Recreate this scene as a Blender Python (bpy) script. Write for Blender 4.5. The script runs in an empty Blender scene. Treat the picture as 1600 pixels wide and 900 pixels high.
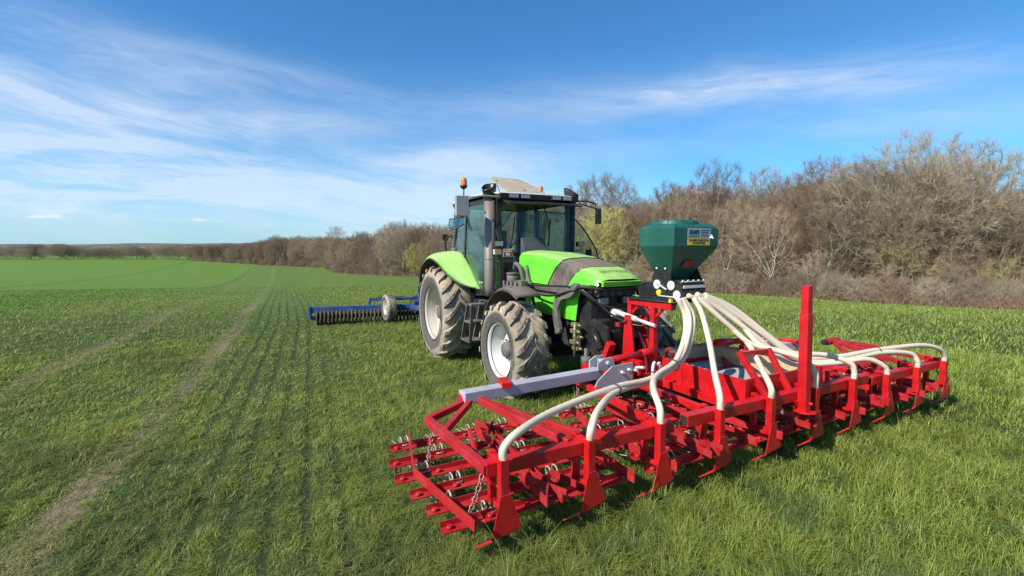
import bpy, math, random
import numpy as np
from mathutils import Vector, Matrix

SC = bpy.context.scene
COL = SC.collection
R = math.radians

# ------------------------------------------------------------------ camera, sky, sun, exposure
cam_d = bpy.data.cameras.new('camera')
cam = bpy.data.objects.new('camera', cam_d); COL.objects.link(cam)
cam_d.sensor_width = 36; cam_d.lens = 740 / 1600 * 36
cam_d.clip_start = 0.05; cam_d.clip_end = 8000
cam.location = (0, 0, 2.07)
cam.rotation_euler = (R(90) - math.atan(62 / 740), 0, 0)
SC.camera = cam

SUN_H = Vector((-.80, -.60, 0)).normalized(); SUN_EL = R(41)
SUN = Vector((SUN_H.x * math.cos(SUN_EL), SUN_H.y * math.cos(SUN_EL), math.sin(SUN_EL)))
sd = bpy.data.lights.new('sun', 'SUN'); so = bpy.data.objects.new('sun', sd); COL.objects.link(so)
sd.energy = 4.6; sd.angle = R(.53); sd.color = (1, .955, .88)
so.rotation_euler = SUN.to_track_quat('Z', 'Y').to_euler()

SC.view_settings.view_transform = 'Standard'; SC.view_settings.look = 'None'
SC.view_settings.gamma = 1; SC.view_settings.use_curve_mapping = False
SC.view_settings.exposure = 0.48

world = bpy.data.worlds.new('World'); SC.world = world; world.use_nodes = True


class NT:
    """small wrapper for building node trees"""
    def __init__(s, tree):
        s.t = tree; s.n = tree.nodes; s.l = tree.links
    def link(s, a, b): s.l.new(a, b)
    def _in(s, sock, v):
        if v is None: return
        if hasattr(v, 'is_linked') or isinstance(v, bpy.types.NodeSocket): s.l.new(v, sock)
        else:
            try: sock.default_value = v
            except Exception: sock.default_value = tuple(v) + (1,)
    def math(s, op, a, b=None, c=None, clamp=False):
        n = s.n.new('ShaderNodeMath'); n.operation = op; n.use_clamp = clamp
        s._in(n.inputs[0], a); s._in(n.inputs[1], b); s._in(n.inputs[2], c)
        return n.outputs[0]
    def mix(s, f, a, b, blend='MIX'):
        n = s.n.new('ShaderNodeMix'); n.data_type = 'RGBA'; n.blend_type = blend
        s._in(n.inputs[0], f); s._in(n.inputs[6], a); s._in(n.inputs[7], b)
        return n.outputs[2]
    def noise(s, scale=5, detail=4, rough=.55, vec=None, dist=0, out=0):
        n = s.n.new('ShaderNodeTexNoise')
        n.inputs['Scale'].default_value = scale; n.inputs['Detail'].default_value = detail
        n.inputs['Roughness'].default_value = rough; n.inputs['Distortion'].default_value = dist
        if vec is not None: s.l.new(vec, n.inputs['Vector'])
        return n.outputs[out]
    def ramp(s, f, a, b, lo=0., hi=1.):
        """smooth step from a..b"""
        n = s.n.new('ShaderNodeMapRange'); n.interpolation_type = 'SMOOTHSTEP'
        s._in(n.inputs[0], f); s._in(n.inputs[1], a); s._in(n.inputs[2], b)
        s._in(n.inputs[3], lo); s._in(n.inputs[4], hi)
        return n.outputs[0]
    def comb(s, x, y, z):
        n = s.n.new('ShaderNodeCombineXYZ'); s._in(n.inputs[0], x); s._in(n.inputs[1], y); s._in(n.inputs[2], z)
        return n.outputs[0]
    def sep(s, v):
        n = s.n.new('ShaderNodeSeparateXYZ'); s.l.new(v, n.inputs[0]); return n.outputs
    def obj(s): return s.n.new('ShaderNodeTexCoord').outputs['Object']
    def pos(s): return s.n.new('ShaderNodeNewGeometry').outputs['Position']


def build_world():
    w = NT(world.node_tree); w.n.clear()
    out = w.n.new('ShaderNodeOutputWorld'); bg = w.n.new('ShaderNodeBackground')
    sky = w.n.new('ShaderNodeTexSky'); sky.sky_type = 'NISHITA'; sky.sun_disc = False
    sky.sun_elevation = SUN_EL; sky.sun_rotation = math.atan2(SUN.x, SUN.y)
    sky.air_density = 1.0; sky.dust_density = .25; sky.ozone_density = 2.5; sky.altitude = 50
    d = w.n.new('ShaderNodeTexCoord').outputs['Generated']
    x, y, z = w.sep(d)
    az = w.math('ARCTAN2', x, y)
    el = w.math('ARCSINE', z)
    # wispy cirrus, stretched along the horizon
    wv = w.noise(2.2, 3, .5, w.comb(w.math('MULTIPLY', az, .8), w.math('MULTIPLY', el, 2.), 3.1))
    el2 = w.math('ADD', el, w.math('MULTIPLY', w.math('SUBTRACT', wv, .5), .11))
    tilt = w.math('ADD', el2, w.math('MULTIPLY', az, .035))
    st = w.noise(1.0, 9, .62, w.comb(w.math('MULTIPLY', az, 2.2), w.math('MULTIPLY', tilt, 12), 1.7), .5)
    fine = w.noise(1.0, 8, .68, w.comb(w.math('ADD', w.math('MULTIPLY', az, 9), w.math('MULTIPLY', el, 12)), w.math('MULTIPLY', tilt, 38), 8.3), .9)
    big = w.noise(1.0, 3, .5, w.comb(w.math('MULTIPLY', az, 2.0), w.math('MULTIPLY', tilt, 5.5), 6.2))
    def gauss(v, c, s):
        a = w.math('DIVIDE', w.math('SUBTRACT', v, c), s)
        return w.math('POWER', 2.718, w.math('MULTIPLY', w.math('MULTIPLY', a, a), -1.0))
    b1 = w.math('MULTIPLY', gauss(el2, w.math('ADD', .285, w.math('MULTIPLY', az, -.01)), .038), w.math('MULTIPLY', w.math('ADD', .60, w.math('MULTIPLY', gauss(az, .42, .3), .6)), w.ramp(az, .95, .6)))
    b2 = w.math('MULTIPLY', gauss(el2, .235, .03), w.math('MULTIPLY', w.ramp(az, -.15, -.5), 1.0))
    b3 = w.math('MULTIPLY', gauss(el2, .12, .085), w.math('MULTIPLY', w.ramp(az, .42, -.25), 2.2))
    b4 = w.math('MULTIPLY', gauss(el2, .2, .03), w.math('MULTIPLY', w.ramp(az, 0., .3), .45))
    mask = w.math('ADD', w.math('ADD', b1, b2), w.math('ADD', b3, b4))
    tex = w.math('ADD', w.math('MULTIPLY', w.ramp(st, .26, .74), .80), w.math('MULTIPLY', w.ramp(fine, .4, .75), .3))
    tex = w.math('MULTIPLY', tex, w.ramp(big, .3, .6, .55, 1.1))
    cl = w.math('MULTIPLY', mask, w.math('ADD', tex, .10), None, True)
    cl = w.math('MULTIPLY', cl, .66)
    # a few tiny cumulus tufts low on the left
    cu = w.noise(1., 6, .6, w.comb(w.math('MULTIPLY', az, 16), w.math('MULTIPLY', el, 70), 2.))
    cum = w.math('MULTIPLY', w.math('MULTIPLY', gauss(el, .047, .008), w.ramp(az, -.35, -.5)), w.ramp(cu, .56, .68, 0, .7))
    hz = gauss(el, 0.0, .075)      # pale air near the horizon
    skyc = w.mix(1.0, sky.outputs[0], (.42, .885, 1.19, 1), 'MULTIPLY')
    c = w.mix(w.math('MULTIPLY', hz, .55), skyc, (3.3, 4.7, 5.9, 1))
    c = w.mix(cl, c, (5.8, 6.5, 7.4, 1))
    c = w.mix(cum, c, (6.4, 6.8, 7.2, 1))
    w.link(c, bg.inputs[0]); bg.inputs[1].default_value = .1
    w.link(bg.outputs[0], out.inputs[0])
build_world()

# ------------------------------------------------------------------ materials
def new_mat(name):
    m = bpy.data.materials.new(name); m.use_nodes = True
    w = NT(m.node_tree); b = w.n['Principled BSDF']
    return m, w, b

DUST = (.33, .27, .18, 1)
def paint(name, col, rough=.4, dust=.25, metal=0., scale=6., dustcol=DUST, topdust=.0, bump=.0, spec=.5, wear=None):
    m, w, b = new_mat(name)
    o = w.obj()
    n1 = w.noise(scale, 6, .65, o); n2 = w.noise(scale * 7, 4, .6, o)
    f = w.math('MULTIPLY', w.ramp(w.math('ADD', w.math('MULTIPLY', n1, .7), w.math('MULTIPLY', n2, .3)), .42, .66), dust, None, True)
    if topdust:
        g = w.n.new('ShaderNodeNewGeometry'); nz = w.sep(g.outputs['Normal'])[2]
        f = w.math('MAXIMUM', f, w.math('MULTIPLY', w.ramp(nz, .45, .95), w.math('MULTIPLY', w.ramp(n2, .2, .6, .6, 1.), topdust)))
    var = w.ramp(w.noise(scale * .5, 3, .5, o), .3, .7, .88, 1.08)
    base = w.mix(1., (*col, 1), w.comb(var, var, var), 'MULTIPLY')
    if wear:
        base = w.mix(w.ramp(w.noise(scale * 1.7, 7, .7, o), .64, .67), base, wear)
    c = w.mix(f, base, dustcol)
    w.link(c, b.inputs['Base Color'])
    w.link(w.ramp(f, 0, .5, rough, min(1, rough + .35)), b.inputs['Roughness'])
    b.inputs['Metallic'].default_value = metal
    b.inputs['Specular IOR Level'].default_value = spec
    if bump:
        bp = w.n.new('ShaderNodeBump'); bp.inputs['Strength'].default_value = bump; bp.inputs['Distance'].default_value = .01
        w.link(w.noise(scale * 12, 5, .6, o), bp.inputs['Height']); w.link(bp.outputs[0], b.inputs['Normal'])
    return m

M = {}
M['green'] = paint('green_paint', (.13, .66, .03), .32, .16, dustcol=(.42, .45, .18, 1), topdust=.72)
M['green_fender'] = paint('dusty_green_paint', (.20, .54, .06), .5, .8, scale=7, dustcol=(.40, .44, .20, 1), topdust=.75)
M['green_top'] = paint('sunbleached_green_paint', (.30, .42, .14), .5, .6, dustcol=(.45, .38, .24, 1), topdust=.5)
M['bonnet_dark'] = paint('dusty_dark_bonnet', (.085, .07, .06), .55, .75, scale=4, dustcol=(.22, .17, .12, 1), topdust=.75)
M['black'] = paint('black_plastic', (.018, .018, .019), .5, .35, dustcol=(.14, .11, .08, 1))
M['black_clean'] = paint('black_metal', (.014, .014, .015), .38, .1)
M['underbody'] = paint('grimy_cast_iron', (.016, .016, .015), .7, .4, dustcol=(.07, .055, .04, 1))
M['grey_plastic'] = paint('dusty_grey_plastic', (.11, .105, .1), .6, .6, dustcol=(.25, .2, .15, 1))
M['fendergrey'] = paint('dusty_rubber_fender', (.05, .045, .042), .75, .5, dustcol=(.2, .15, .11, 1), topdust=.85)
M['mirror_shell'] = paint('dusty_mirror_shell', (.33, .32, .31), .45, .5)
M['exhaust'] = paint('heat_stained_steel', (.27, .225, .205), .42, .5, .3, scale=5, dustcol=(.2, .12, .08, 1))
M['rim'] = paint('pale_rim_paint', (.62, .62, .60), .38, .3, dustcol=(.45, .4, .3, 1), scale=5)
M['rim_dusty'] = paint('dusty_rim_paint', (.50, .47, .40), .45, .6, dustcol=(.36, .3, .21, 1), scale=5)
M['roof'] = paint('roof_cream', (.55, .54, .49), .5, .4, dustcol=(.4, .34, .25, 1), topdust=.5)
M['hatch'] = paint('dusty_tan_hatch', (.44, .36, .25), .6, .4, dustcol=(.30, .24, .17, 1), scale=14)
M['red'] = paint('red_paint', (.52, .006, .010), .38, .10, scale=11, dustcol=(.30, .10, .07, 1), wear=(.22, .07, .05, 1))
M['red_flat'] = paint('thin_red_primer', (.42, .010, .014), .5, .35, scale=9, dustcol=(.25, .07, .05, 1), wear=(.16, .05, .045, 1))
M['grey_lav'] = paint('grey_primer_beam', (.40, .37, .42), .5, .25, scale=7, dustcol=(.46, .44, .46, 1), wear=(.11, .1, .13, 1))
M['white_steel'] = paint('white_galvanised', (.62, .62, .6), .4, .3)
M['steel'] = paint('bare_steel', (.55, .55, .56), .3, .25, .8)
M['tine'] = paint('oiled_spring_steel', (.50, .44, .36), .45, .5, .3, scale=20, dustcol=(.2, .12, .08, 1))
M['chain'] = paint('dull_chain', (.33, .17, .15), .5, .4, .4)
M['hose'] = paint('cream_hose', (.70, .59, .43), .55, .5, scale=3, dustcol=(.64, .44, .36, 1))
M['strap'] = paint('black_cable_tie', (.03, .03, .03), .5, .1)
M['tank'] = paint('green_polyethylene', (.011, .088, .058), .42, .35, scale=3, dustcol=(.035, .15, .11, 1))
M['wood'] = None
M['blue'] = paint('blue_paint', (.022, .065, .19), .5, .6, scale=5, dustcol=(.09, .13, .2, 1), topdust=.3)
M['cast'] = paint('soil_polished_iron', (.17, .12, .08), .5, .6, .3, scale=12, dustcol=(.34, .26, .17, 1))
M['amber'] = paint('amber_lens', (.85, .20, .015), .2, .1, dustcol=(.5, .2, .08, 1))
M['lens'] = paint('clear_lamp_lens', (.30, .33, .34), .15, .25)
M['yellow'] = paint('yellow_plastic', (.85, .62, .02), .4, .1)
M['sticker_y'] = paint('yellow_sticker', (.82, .52, .015), .4, .06)
M['sticker_w'] = paint('grey_white_sticker', (.42, .46, .52), .35, .1)
M['sticker_r'] = paint('red_sticker', (.42, .02, .03), .35, .1)
M['ink'] = paint('dark_ink', (.03, .03, .05), .5, .0)
M['ink_brown'] = paint('faded_ink', (.20, .19, .12), .6, .1)
M['plate_red'] = paint('red_plate', (.42, .02, .05), .35, .15)
M['white'] = paint('white_lettering', (.8, .78, .76), .4, .08)
M['white_lav'] = paint('plate_border', (.6, .5, .5), .4, .1)
M['seat'] = paint('dark_fabric', (.03, .03, .032), .9, .1)
M['dash'] = paint('grey_dashboard', (.055, .06, .07), .6, .3, dustcol=(.12, .11, .1, 1))

def mat_glass():
    m = bpy.data.materials.new('tinted_glass'); m.use_nodes = True
    w = NT(m.node_tree); w.n.clear()
    o = w.n.new('ShaderNodeOutputMaterial'); t = w.n.new('ShaderNodeBsdfTransparent'); g = w.n.new('ShaderNodeBsdfGlossy')
    t.inputs[0].default_value = (.74, .84, .78, 1); g.inputs['Roughness'].default_value = .03
    g.inputs[0].default_value = (.9, .95, 1, 1)
    f = w.n.new('ShaderNodeFresnel'); f.inputs[0].default_value = 1.5
    dz = w.n.new('ShaderNodeBsdfDiffuse'); dz.inputs[0].default_value = (.35, .42, .38, 1)
    ms = w.n.new('ShaderNodeMixShader'); m2 = w.n.new('ShaderNodeMixShader')
    dirt = w.ramp(w.noise(7, 5, .65, w.obj()), .4, .8, .01, .09)
    w.link(dirt, m2.inputs[0]); w.link(t.outputs[0], m2.inputs[1]); w.link(dz.outputs[0], m2.inputs[2])
    w.link(w.math('MULTIPLY', f.outputs[0], .45), ms.inputs[0]); w.link(m2.outputs[0], ms.inputs[1]); w.link(g.outputs[0], ms.inputs[2])
    w.link(ms.outputs[0], o.inputs[0])
    return m
M['glass'] = mat_glass()

def mat_mirror():
    m, w, b = new_mat('mirror_glass')
    b.inputs['Base Color'].default_value = (.6, .65, .68, 1); b.inputs['Metallic'].default_value = 1; b.inputs['Roughness'].default_value = .08
    return m
M['mirror'] = mat_mirror()

def mat_tyre(name, r_rim, r_out):
    """tyre axis is local Y: rubber in the middle of the sidewall, dried mud on the shoulder and tread"""
    m, w, b = new_mat(name)
    o = w.obj(); x, y, z = w.sep(o)
    rad = w.math('SQRT', w.math('ADD', w.math('MULTIPLY', x, x), w.math('MULTIPLY', z, z)))
    n1 = w.noise(5, 6, .65, o); n2 = w.noise(26, 5, .65, o); n3 = w.noise(2.1, 3, .5, o)
    jit = w.math('MULTIPLY', w.math('SUBTRACT', n1, .5), .13)
    r2 = w.math('ADD', rad, jit)
    k = r_out - r_rim
    mudf = w.ramp(r2, r_rim + k * .42, r_rim + k * .62)
    worn = w.math('MULTIPLY', w.ramp(w.math('ADD', w.math('MULTIPLY', n3, .6), w.math('MULTIPLY', n2, .4)), .43, .55), w.ramp(rad, r_out - .035, r_out - .008, .35, .95))
    mudf = w.math('MULTIPLY', mudf, w.math('SUBTRACT', 1, worn))
    mudf = w.math('MAXIMUM', mudf, w.ramp(n2, .5, .8, .12, .4))
    rub = w.mix(n2, (.030, .029, .028, 1), (.075, .07, .065, 1))
    mud = w.mix(w.ramp(n1, .3, .7), (.35, .28, .19, 1), (.47, .385, .275, 1))
    mud = w.mix(w.ramp(n2, .5, .7, 0, .5), mud, (.17, .13, .09, 1))
    w.link(w.mix(mudf, rub, mud), b.inputs['Base Color'])
    b.inputs['Roughness'].default_value = .85
    bp = w.n.new('ShaderNodeBump'); bp.inputs['Strength'].default_value = .5; bp.inputs['Distance'].default_value = .012
    w.link(n2, bp.inputs['Height']); w.link(bp.outputs[0], b.inputs['Normal'])
    return m

def mat_wood():
    m, w, b = new_mat('raw_plywood')
    o = w.obj(); x, y, z = w.sep(o)
    g = w.noise(9, 6, .6, w.comb(w.math('MULTIPLY', x, 1), w.math('MULTIPLY', y, 1), w.math('MULTIPLY', z, 14)))
    c = w.mix(w.ramp(g, .3, .7), (.42, .30, .17, 1), (.60, .47, .30, 1))
    # overspray of red paint along the top edge
    c = w.mix(w.math('MULTIPLY', w.ramp(w.math('ADD', z, w.math('MULTIPLY', w.noise(9, 5, .7, o), .12)), .83, .87), .7), c, (.45, .05, .05, 1))
    w.link(c, b.inputs['Base Color']); b.inputs['Roughness'].default_value = .75
    return m
M['wood'] = mat_wood()

def mat_tread():
    m, w, b = new_mat('chequer_plate')
    o = w.obj(); x, y, z = w.sep(o)
    u = w.math('SINE', w.math('MULTIPLY', w.math('ADD', x, y), 190)); v = w.math('SINE', w.math('MULTIPLY', w.math('SUBTRACT', x, y), 190))
    h = w.ramp(w.math('MULTIPLY', u, v), .2, .6)
    w.link(w.mix(h, (.38, .37, .33, 1), (.60, .59, .54, 1)), b.inputs['Base Color'])
    b.inputs['Metallic'].default_value = .0; b.inputs['Roughness'].default_value = .6
    bp = w.n.new('ShaderNodeBump'); bp.inputs['Strength'].default_value = .6; bp.inputs['Distance'].default_value = .004
    w.link(h, bp.inputs['Height']); w.link(bp.outputs[0], b.inputs['Normal'])
    return m
M['chequer'] = mat_tread()

def mat_bark(name, c1, c2, scale=2.5):
    m, w, b = new_mat(name)
    oi = w.n.new('ShaderNodeObjectInfo')
    o = w.obj(); n = w.noise(scale, 5, .65, o)
    c = w.mix(w.ramp(n, .3, .7), (*c1, 1), (*c2, 1))
    v = w.ramp(oi.outputs['Random'], 0, 1, .68, 1.32)
    c = w.mix(1., c, w.comb(v, v, v), 'MULTIPLY')
    w.link(c, b.inputs['Base Color']); b.inputs['Roughness'].default_value = .85
    b.inputs['Specular IOR Level'].default_value = .2
    return m
M['bark_grey'] = mat_bark('grey_lichen_bark', (.30, .275, .20), (.50, .47, .37))
M['bark_brown'] = mat_bark('brown_bark', (.13, .105, .075), (.24, .20, .145))
M['twig_brown'] = mat_bark('brown_twigs', (.25, .18, .115), (.35, .265, .17), .6)
M['twig_grey'] = mat_bark('grey_tan_twigs', (.265, .21, .14), (.375, .305, .21), .6)
M['twig_red'] = mat_bark('reddish_twigs', (.22, .135, .095), (.29, .195, .14), .6)
M['twig_olive'] = mat_bark('olive_twigs', (.25, .205, .10), (.37, .32, .16), .6)
M['twig_yellow'] = mat_bark('yellow_green_catkin_twigs', (.38, .34, .09), (.50, .46, .14), .6)
M['bramble'] = mat_bark('russet_brambles', (.17, .10, .065), (.30, .20, .13), 1.)

# ------------------------------------------------------------------ mesh helpers
class MB:
    def __init__(s): s.v = []; s.f = []; s.sm = []; s.mi = []
    def add(s, vs, fs, smooth=False, mi=0):
        o = len(s.v); s.v += [tuple(p) for p in vs]
        for f in fs: s.f.append(tuple(i + o for i in f)); s.sm.append(smooth); s.mi.append(mi)
        return s
    def box(s, a, b, mi=0):
        x0, y0, z0 = a; x1, y1, z1 = b
        if x0 > x1: x0, x1 = x1, x0
        if y0 > y1: y0, y1 = y1, y0
        if z0 > z1: z0, z1 = z1, z0
        vs = [(x0, y0, z0), (x1, y0, z0), (x1, y1, z0), (x0, y1, z0), (x0, y0, z1), (x1, y0, z1), (x1, y1, z1), (x0, y1, z1)]
        return s.add(vs, [(3, 2, 1, 0), (4, 5, 6, 7), (0, 1, 5, 4), (1, 2, 6, 5), (2, 3, 7, 6), (3, 0, 4, 7)], mi=mi)
    def bar(s, p, q, w, h, up=(0, 0, 1), mi=0, w2=None, h2=None):
        """rectangular bar from p to q: w across, h along 'up'"""
        p, q = Vector(p), Vector(q); d = (q - p).normalized(); up = Vector(up)
        if abs(d.dot(up)) > .98: up = Vector((1, 0, 0))
        sx = d.cross(up).normalized(); uy = sx.cross(d).normalized()
        w2 = w if w2 is None else w2; h2 = h if h2 is None else h2
        vs = []
        for c, ww, hh in ((p, w, h), (q, w2, h2)):
            for a, b in ((-1, -1), (1, -1), (1, 1), (-1, 1)):
                vs.append(c + sx * a * ww / 2 + uy * b * hh / 2)
        return s.add(vs, [(0, 1, 2, 3), (7, 6, 5, 4), (0, 4, 5, 1), (1, 5, 6, 2), (2, 6, 7, 3), (3, 7, 4, 0)], mi=mi)
    def tube(s, pts, r, n=10, cap=True, mi=0, closed=False):
        P = [Vector(p) for p in pts]; m = len(P)
        rs = r if isinstance(r, (list, tuple)) else [r] * m
        T = []
        for i in range(m):
            a = P[(i - 1) % m] if closed or i > 0 else P[i]; b = P[(i + 1) % m] if closed or i < m - 1 else P[i]
            T.append((b - a).normalized())
        ref = Vector((0, 0, 1)) if abs(T[0].z) < .9 else Vector((1, 0, 0))
        nrm = T[0].cross(ref).normalized(); vs = []
        for i in range(m):
            nrm = (nrm - T[i] * nrm.dot(T[i])).normalized(); bn = T[i].cross(nrm)
            for k in range(n):
                a = 2 * math.pi * k / n
                vs.append(P[i] + (nrm * math.cos(a) + bn * math.sin(a)) * rs[i])
        fs = []
        for i in range(m if closed else m - 1):
            j = (i + 1) % m
            for k in range(n):
                k2 = (k + 1) % n
                fs.append((i * n + k, i * n + k2, j * n + k2, j * n + k))
        s.add(vs, fs, True, mi)
        if cap and not closed:
            o = len(s.v) - len(vs)
            s.f.append(tuple(o + k for k in range(n))[::-1]); s.sm.append(False); s.mi.append(mi)
            s.f.append(tuple(o + (m - 1) * n + k for k in range(n))); s.sm.append(False); s.mi.append(mi)
        return s
    def cyl(s, p, q, r, n=16, r2=None, mi=0):
        return s.tube([p, q], [r, r if r2 is None else r2], n, True, mi)
    def lathe(s, prof, n=48, axis='Y', c=(0, 0, 0), mi=0, smooth=True, closed=False):
        """prof: list of (radius, height along axis)"""
        vs = []; m = len(prof)
        for r, h in prof:
            for k in range(n):
                a = 2 * math.pi * k / n; u, v = r * math.cos(a), r * math.sin(a)
                if axis == 'Y': p = (u, h, v)
                elif axis == 'Z': p = (u, v, h)
                else: p = (h, u, v)
                vs.append((p[0] + c[0], p[1] + c[1], p[2] + c[2]))
        fs = []
        for i in range(m if closed else m - 1):
            j = (i + 1) % m
            for k in range(n):
                k2 = (k + 1) % n
                fs.append((i * n + k, i * n + k2, j * n + k2, j * n + k))
        return s.add(vs, fs, smooth, mi)
    def prism(s, poly, axis, a, b, mi=0):
        """2-D polygon extruded along axis 'x','y' or 'z' from a to b; poly in the other two coordinates"""
        def P(u, v, t): return {'x': (t, u, v), 'y': (u, t, v), 'z': (u, v, t)}[axis]
        n = len(poly)
        vs = [P(u, v, a) for u, v in poly] + [P(u, v, b) for u, v in poly]
        fs = [tuple(range(n))[::-1], tuple(range(n, 2 * n))] + [(i, (i + 1) % n, n + (i + 1) % n, n + i) for i in range(n)]
        return s.add(vs, fs, mi=mi)
    def grid(s, P, smooth=True, mi=0, thick=0, flip=False):
        """P[i][j] points; thick adds a back sheet offset by the vector function"""
        a, b = len(P), len(P[0]); vs = [p for row in P for p in row]
        fs = [(i * b + j, (i + 1) * b + j, (i + 1) * b + j + 1, i * b + j + 1) for i in range(a - 1) for j in range(b - 1)]
        if flip: fs = [f[::-1] for f in fs]
        return s.add(vs, fs, smooth, mi)
    def ring(s, c, nrm, R_, r, n=14, m=6, mi=0):
        c, nrm = Vector(c), Vector(nrm).normalized()
        a = nrm.cross(Vector((0, 0, 1))); a = a.normalized() if a.length > .1 else Vector((1, 0, 0)); b = nrm.cross(a)
        return s.tube([c + (a * math.cos(t) + b * math.sin(t)) * R_ for t in [2 * math.pi * k / n for k in range(n)]], r, m, False, mi, True)
    def build(s, name, mats, parent=None, bevel=0, solid=0, fixn=True):
        me = bpy.data.meshes.new(name); me.from_pydata(s.v, [], s.f)
        if not isinstance(mats, (list, tuple)): mats = [mats]
        for m in mats: me.materials.append(M[m] if isinstance(m, str) else m)
        me.polygons.foreach_set('use_smooth', s.sm); me.polygons.foreach_set('material_index', s.mi)
        me.update()
        if fixn:
            import bmesh
            bm = bmesh.new(); bm.from_mesh(me); bmesh.ops.recalc_face_normals(bm, faces=bm.faces); bm.to_mesh(me); bm.free()
        o = bpy.data.objects.new(name, me); COL.objects.link(o)
        if parent: o.parent = parent
        if solid:
            md = o.modifiers.new('thickness', 'SOLIDIFY'); md.thickness = solid; md.offset = -1
        if bevel:
            md = o.modifiers.new('bevel', 'BEVEL'); md.width = bevel; md.segments = 2; md.limit_method = 'ANGLE'; md.angle_limit = R(40)
        return o

def fast_mesh(name, V, F, mats, parent=None, attr=None, smooth=False, nv=4):
    """V (n,3) array, F (m,nv) array"""
    me = bpy.data.meshes.new(name)
    me.vertices.add(len(V)); me.vertices.foreach_set('co', np.asarray(V, np.float32).ravel())
    me.loops.add(F.size); me.loops.foreach_set('vertex_index', F.astype(np.int32).ravel())
    me.polygons.add(len(F)); me.polygons.foreach_set('loop_start', np.arange(0, F.size, nv, dtype=np.int32))
    me.polygons.foreach_set('loop_total', np.full(len(F), nv, np.int32))
    me.polygons.foreach_set('use_smooth', np.full(len(F), smooth))
    if attr is not None:
        a = me.attributes.new('tint', 'FLOAT_COLOR', 'POINT'); a.data.foreach_set('color', attr.astype(np.float32).ravel())
    for m in (mats if isinstance(mats, (list, tuple)) else [mats]): me.materials.append(M[m] if isinstance(m, str) else m)
    me.update(calc_edges=True)
    o = bpy.data.objects.new(name, me); COL.objects.link(o)
    if parent: o.parent = parent
    return o

def empty(name, label, cat, loc=(0, 0, 0), rz=0, group=None):
    o = bpy.data.objects.new(name, None); COL.objects.link(o)
    o.empty_display_size = .2
    o.location = loc; o.rotation_euler = (0, 0, rz); tag(o, label, cat, group); return o
def tag(o, label=None, cat=None, group=None, kind=None):
    if label: o['label'] = label
    if cat: o['category'] = cat
    if group: o['group'] = group
    if kind: o['kind'] = kind
    return o
def copy_tree(o, parent=None):
    c = o.copy(); COL.objects.link(c)
    if parent is not None: c.parent = parent
    for ch in [k for k in bpy.data.objects if k.parent == o]: copy_tree(ch, c)
    return c

def spline(pts, per=8):
    P = [Vector(p) for p in pts]; P = [P[0] * 2 - P[1]] + P + [P[-1] * 2 - P[-2]]; out = []
    for i in range(1, len(P) - 2):
        p0, p1, p2, p3 = P[i - 1], P[i], P[i + 1], P[i + 2]
        for k in range(per):
            t = k / per
            out.append(.5 * ((2 * p1) + (p2 - p0) * t + (2 * p0 - 5 * p1 + 4 * p2 - p3) * t * t + (3 * p1 - p0 - 3 * p2 + p3) * t ** 3))
    out.append(P[-2]); return out

def text_mesh(name, txt, size, mat, parent, loc, rot, width=None, thick=.001, bold=0):
    cu = bpy.data.curves.new(name, 'FONT'); cu.body = txt; cu.size = size; cu.align_x = 'CENTER'; cu.align_y = 'CENTER'
    cu.extrude = thick; cu.offset = bold; cu.space_line = .9
    t = bpy.data.objects.new('tmp', cu); COL.objects.link(t)
    dg = bpy.context.evaluated_depsgraph_get(); me = bpy.data.meshes.new_from_object(t.evaluated_get(dg))
    bpy.data.objects.remove(t)
    me.materials.clear(); me.materials.append(M[mat])
    o = bpy.data.objects.new(name, me); COL.objects.link(o); o.parent = parent
    o.location = loc; o.rotation_euler = rot
    if width:
        xs = [v.co.x for v in me.vertices]; o.scale = (width / (max(xs) - min(xs)), 1, 1)
    return o

# ------------------------------------------------------------------ frames of the two machines
HT = .4725; TO = (-.458, 9.468)            # tractor: heading and rear-axle centre
HI = .4826; IO = (2.675, 4.442)            # harrow
FT = np.array([math.sin(HT), -math.cos(HT)]); LT = np.array([math.cos(HT), math.sin(HT)])

def zt(x, y):
    x = np.asarray(x, float); y = np.asarray(y, float)
    t = np.maximum(0, y - 13)
    z = -5.8 * (1 - np.exp(-(t * t / (t + 6)) / 70))
    return z - .035 * np.clip(x - 3, 0, 70) * np.clip((y - 8) / 22, 0, 1)

def crop_edge(y):      # x of the border of the young crop on the left
    return np.interp(y, [-60, 0, 11, 15.4, 20.3, 30.5, 50, 75.6, 167, 300, 800], [-30, -14.5, -15.2, -16.8, -19.3, -24.9, -32, -45, -92, -150, -400])

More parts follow.
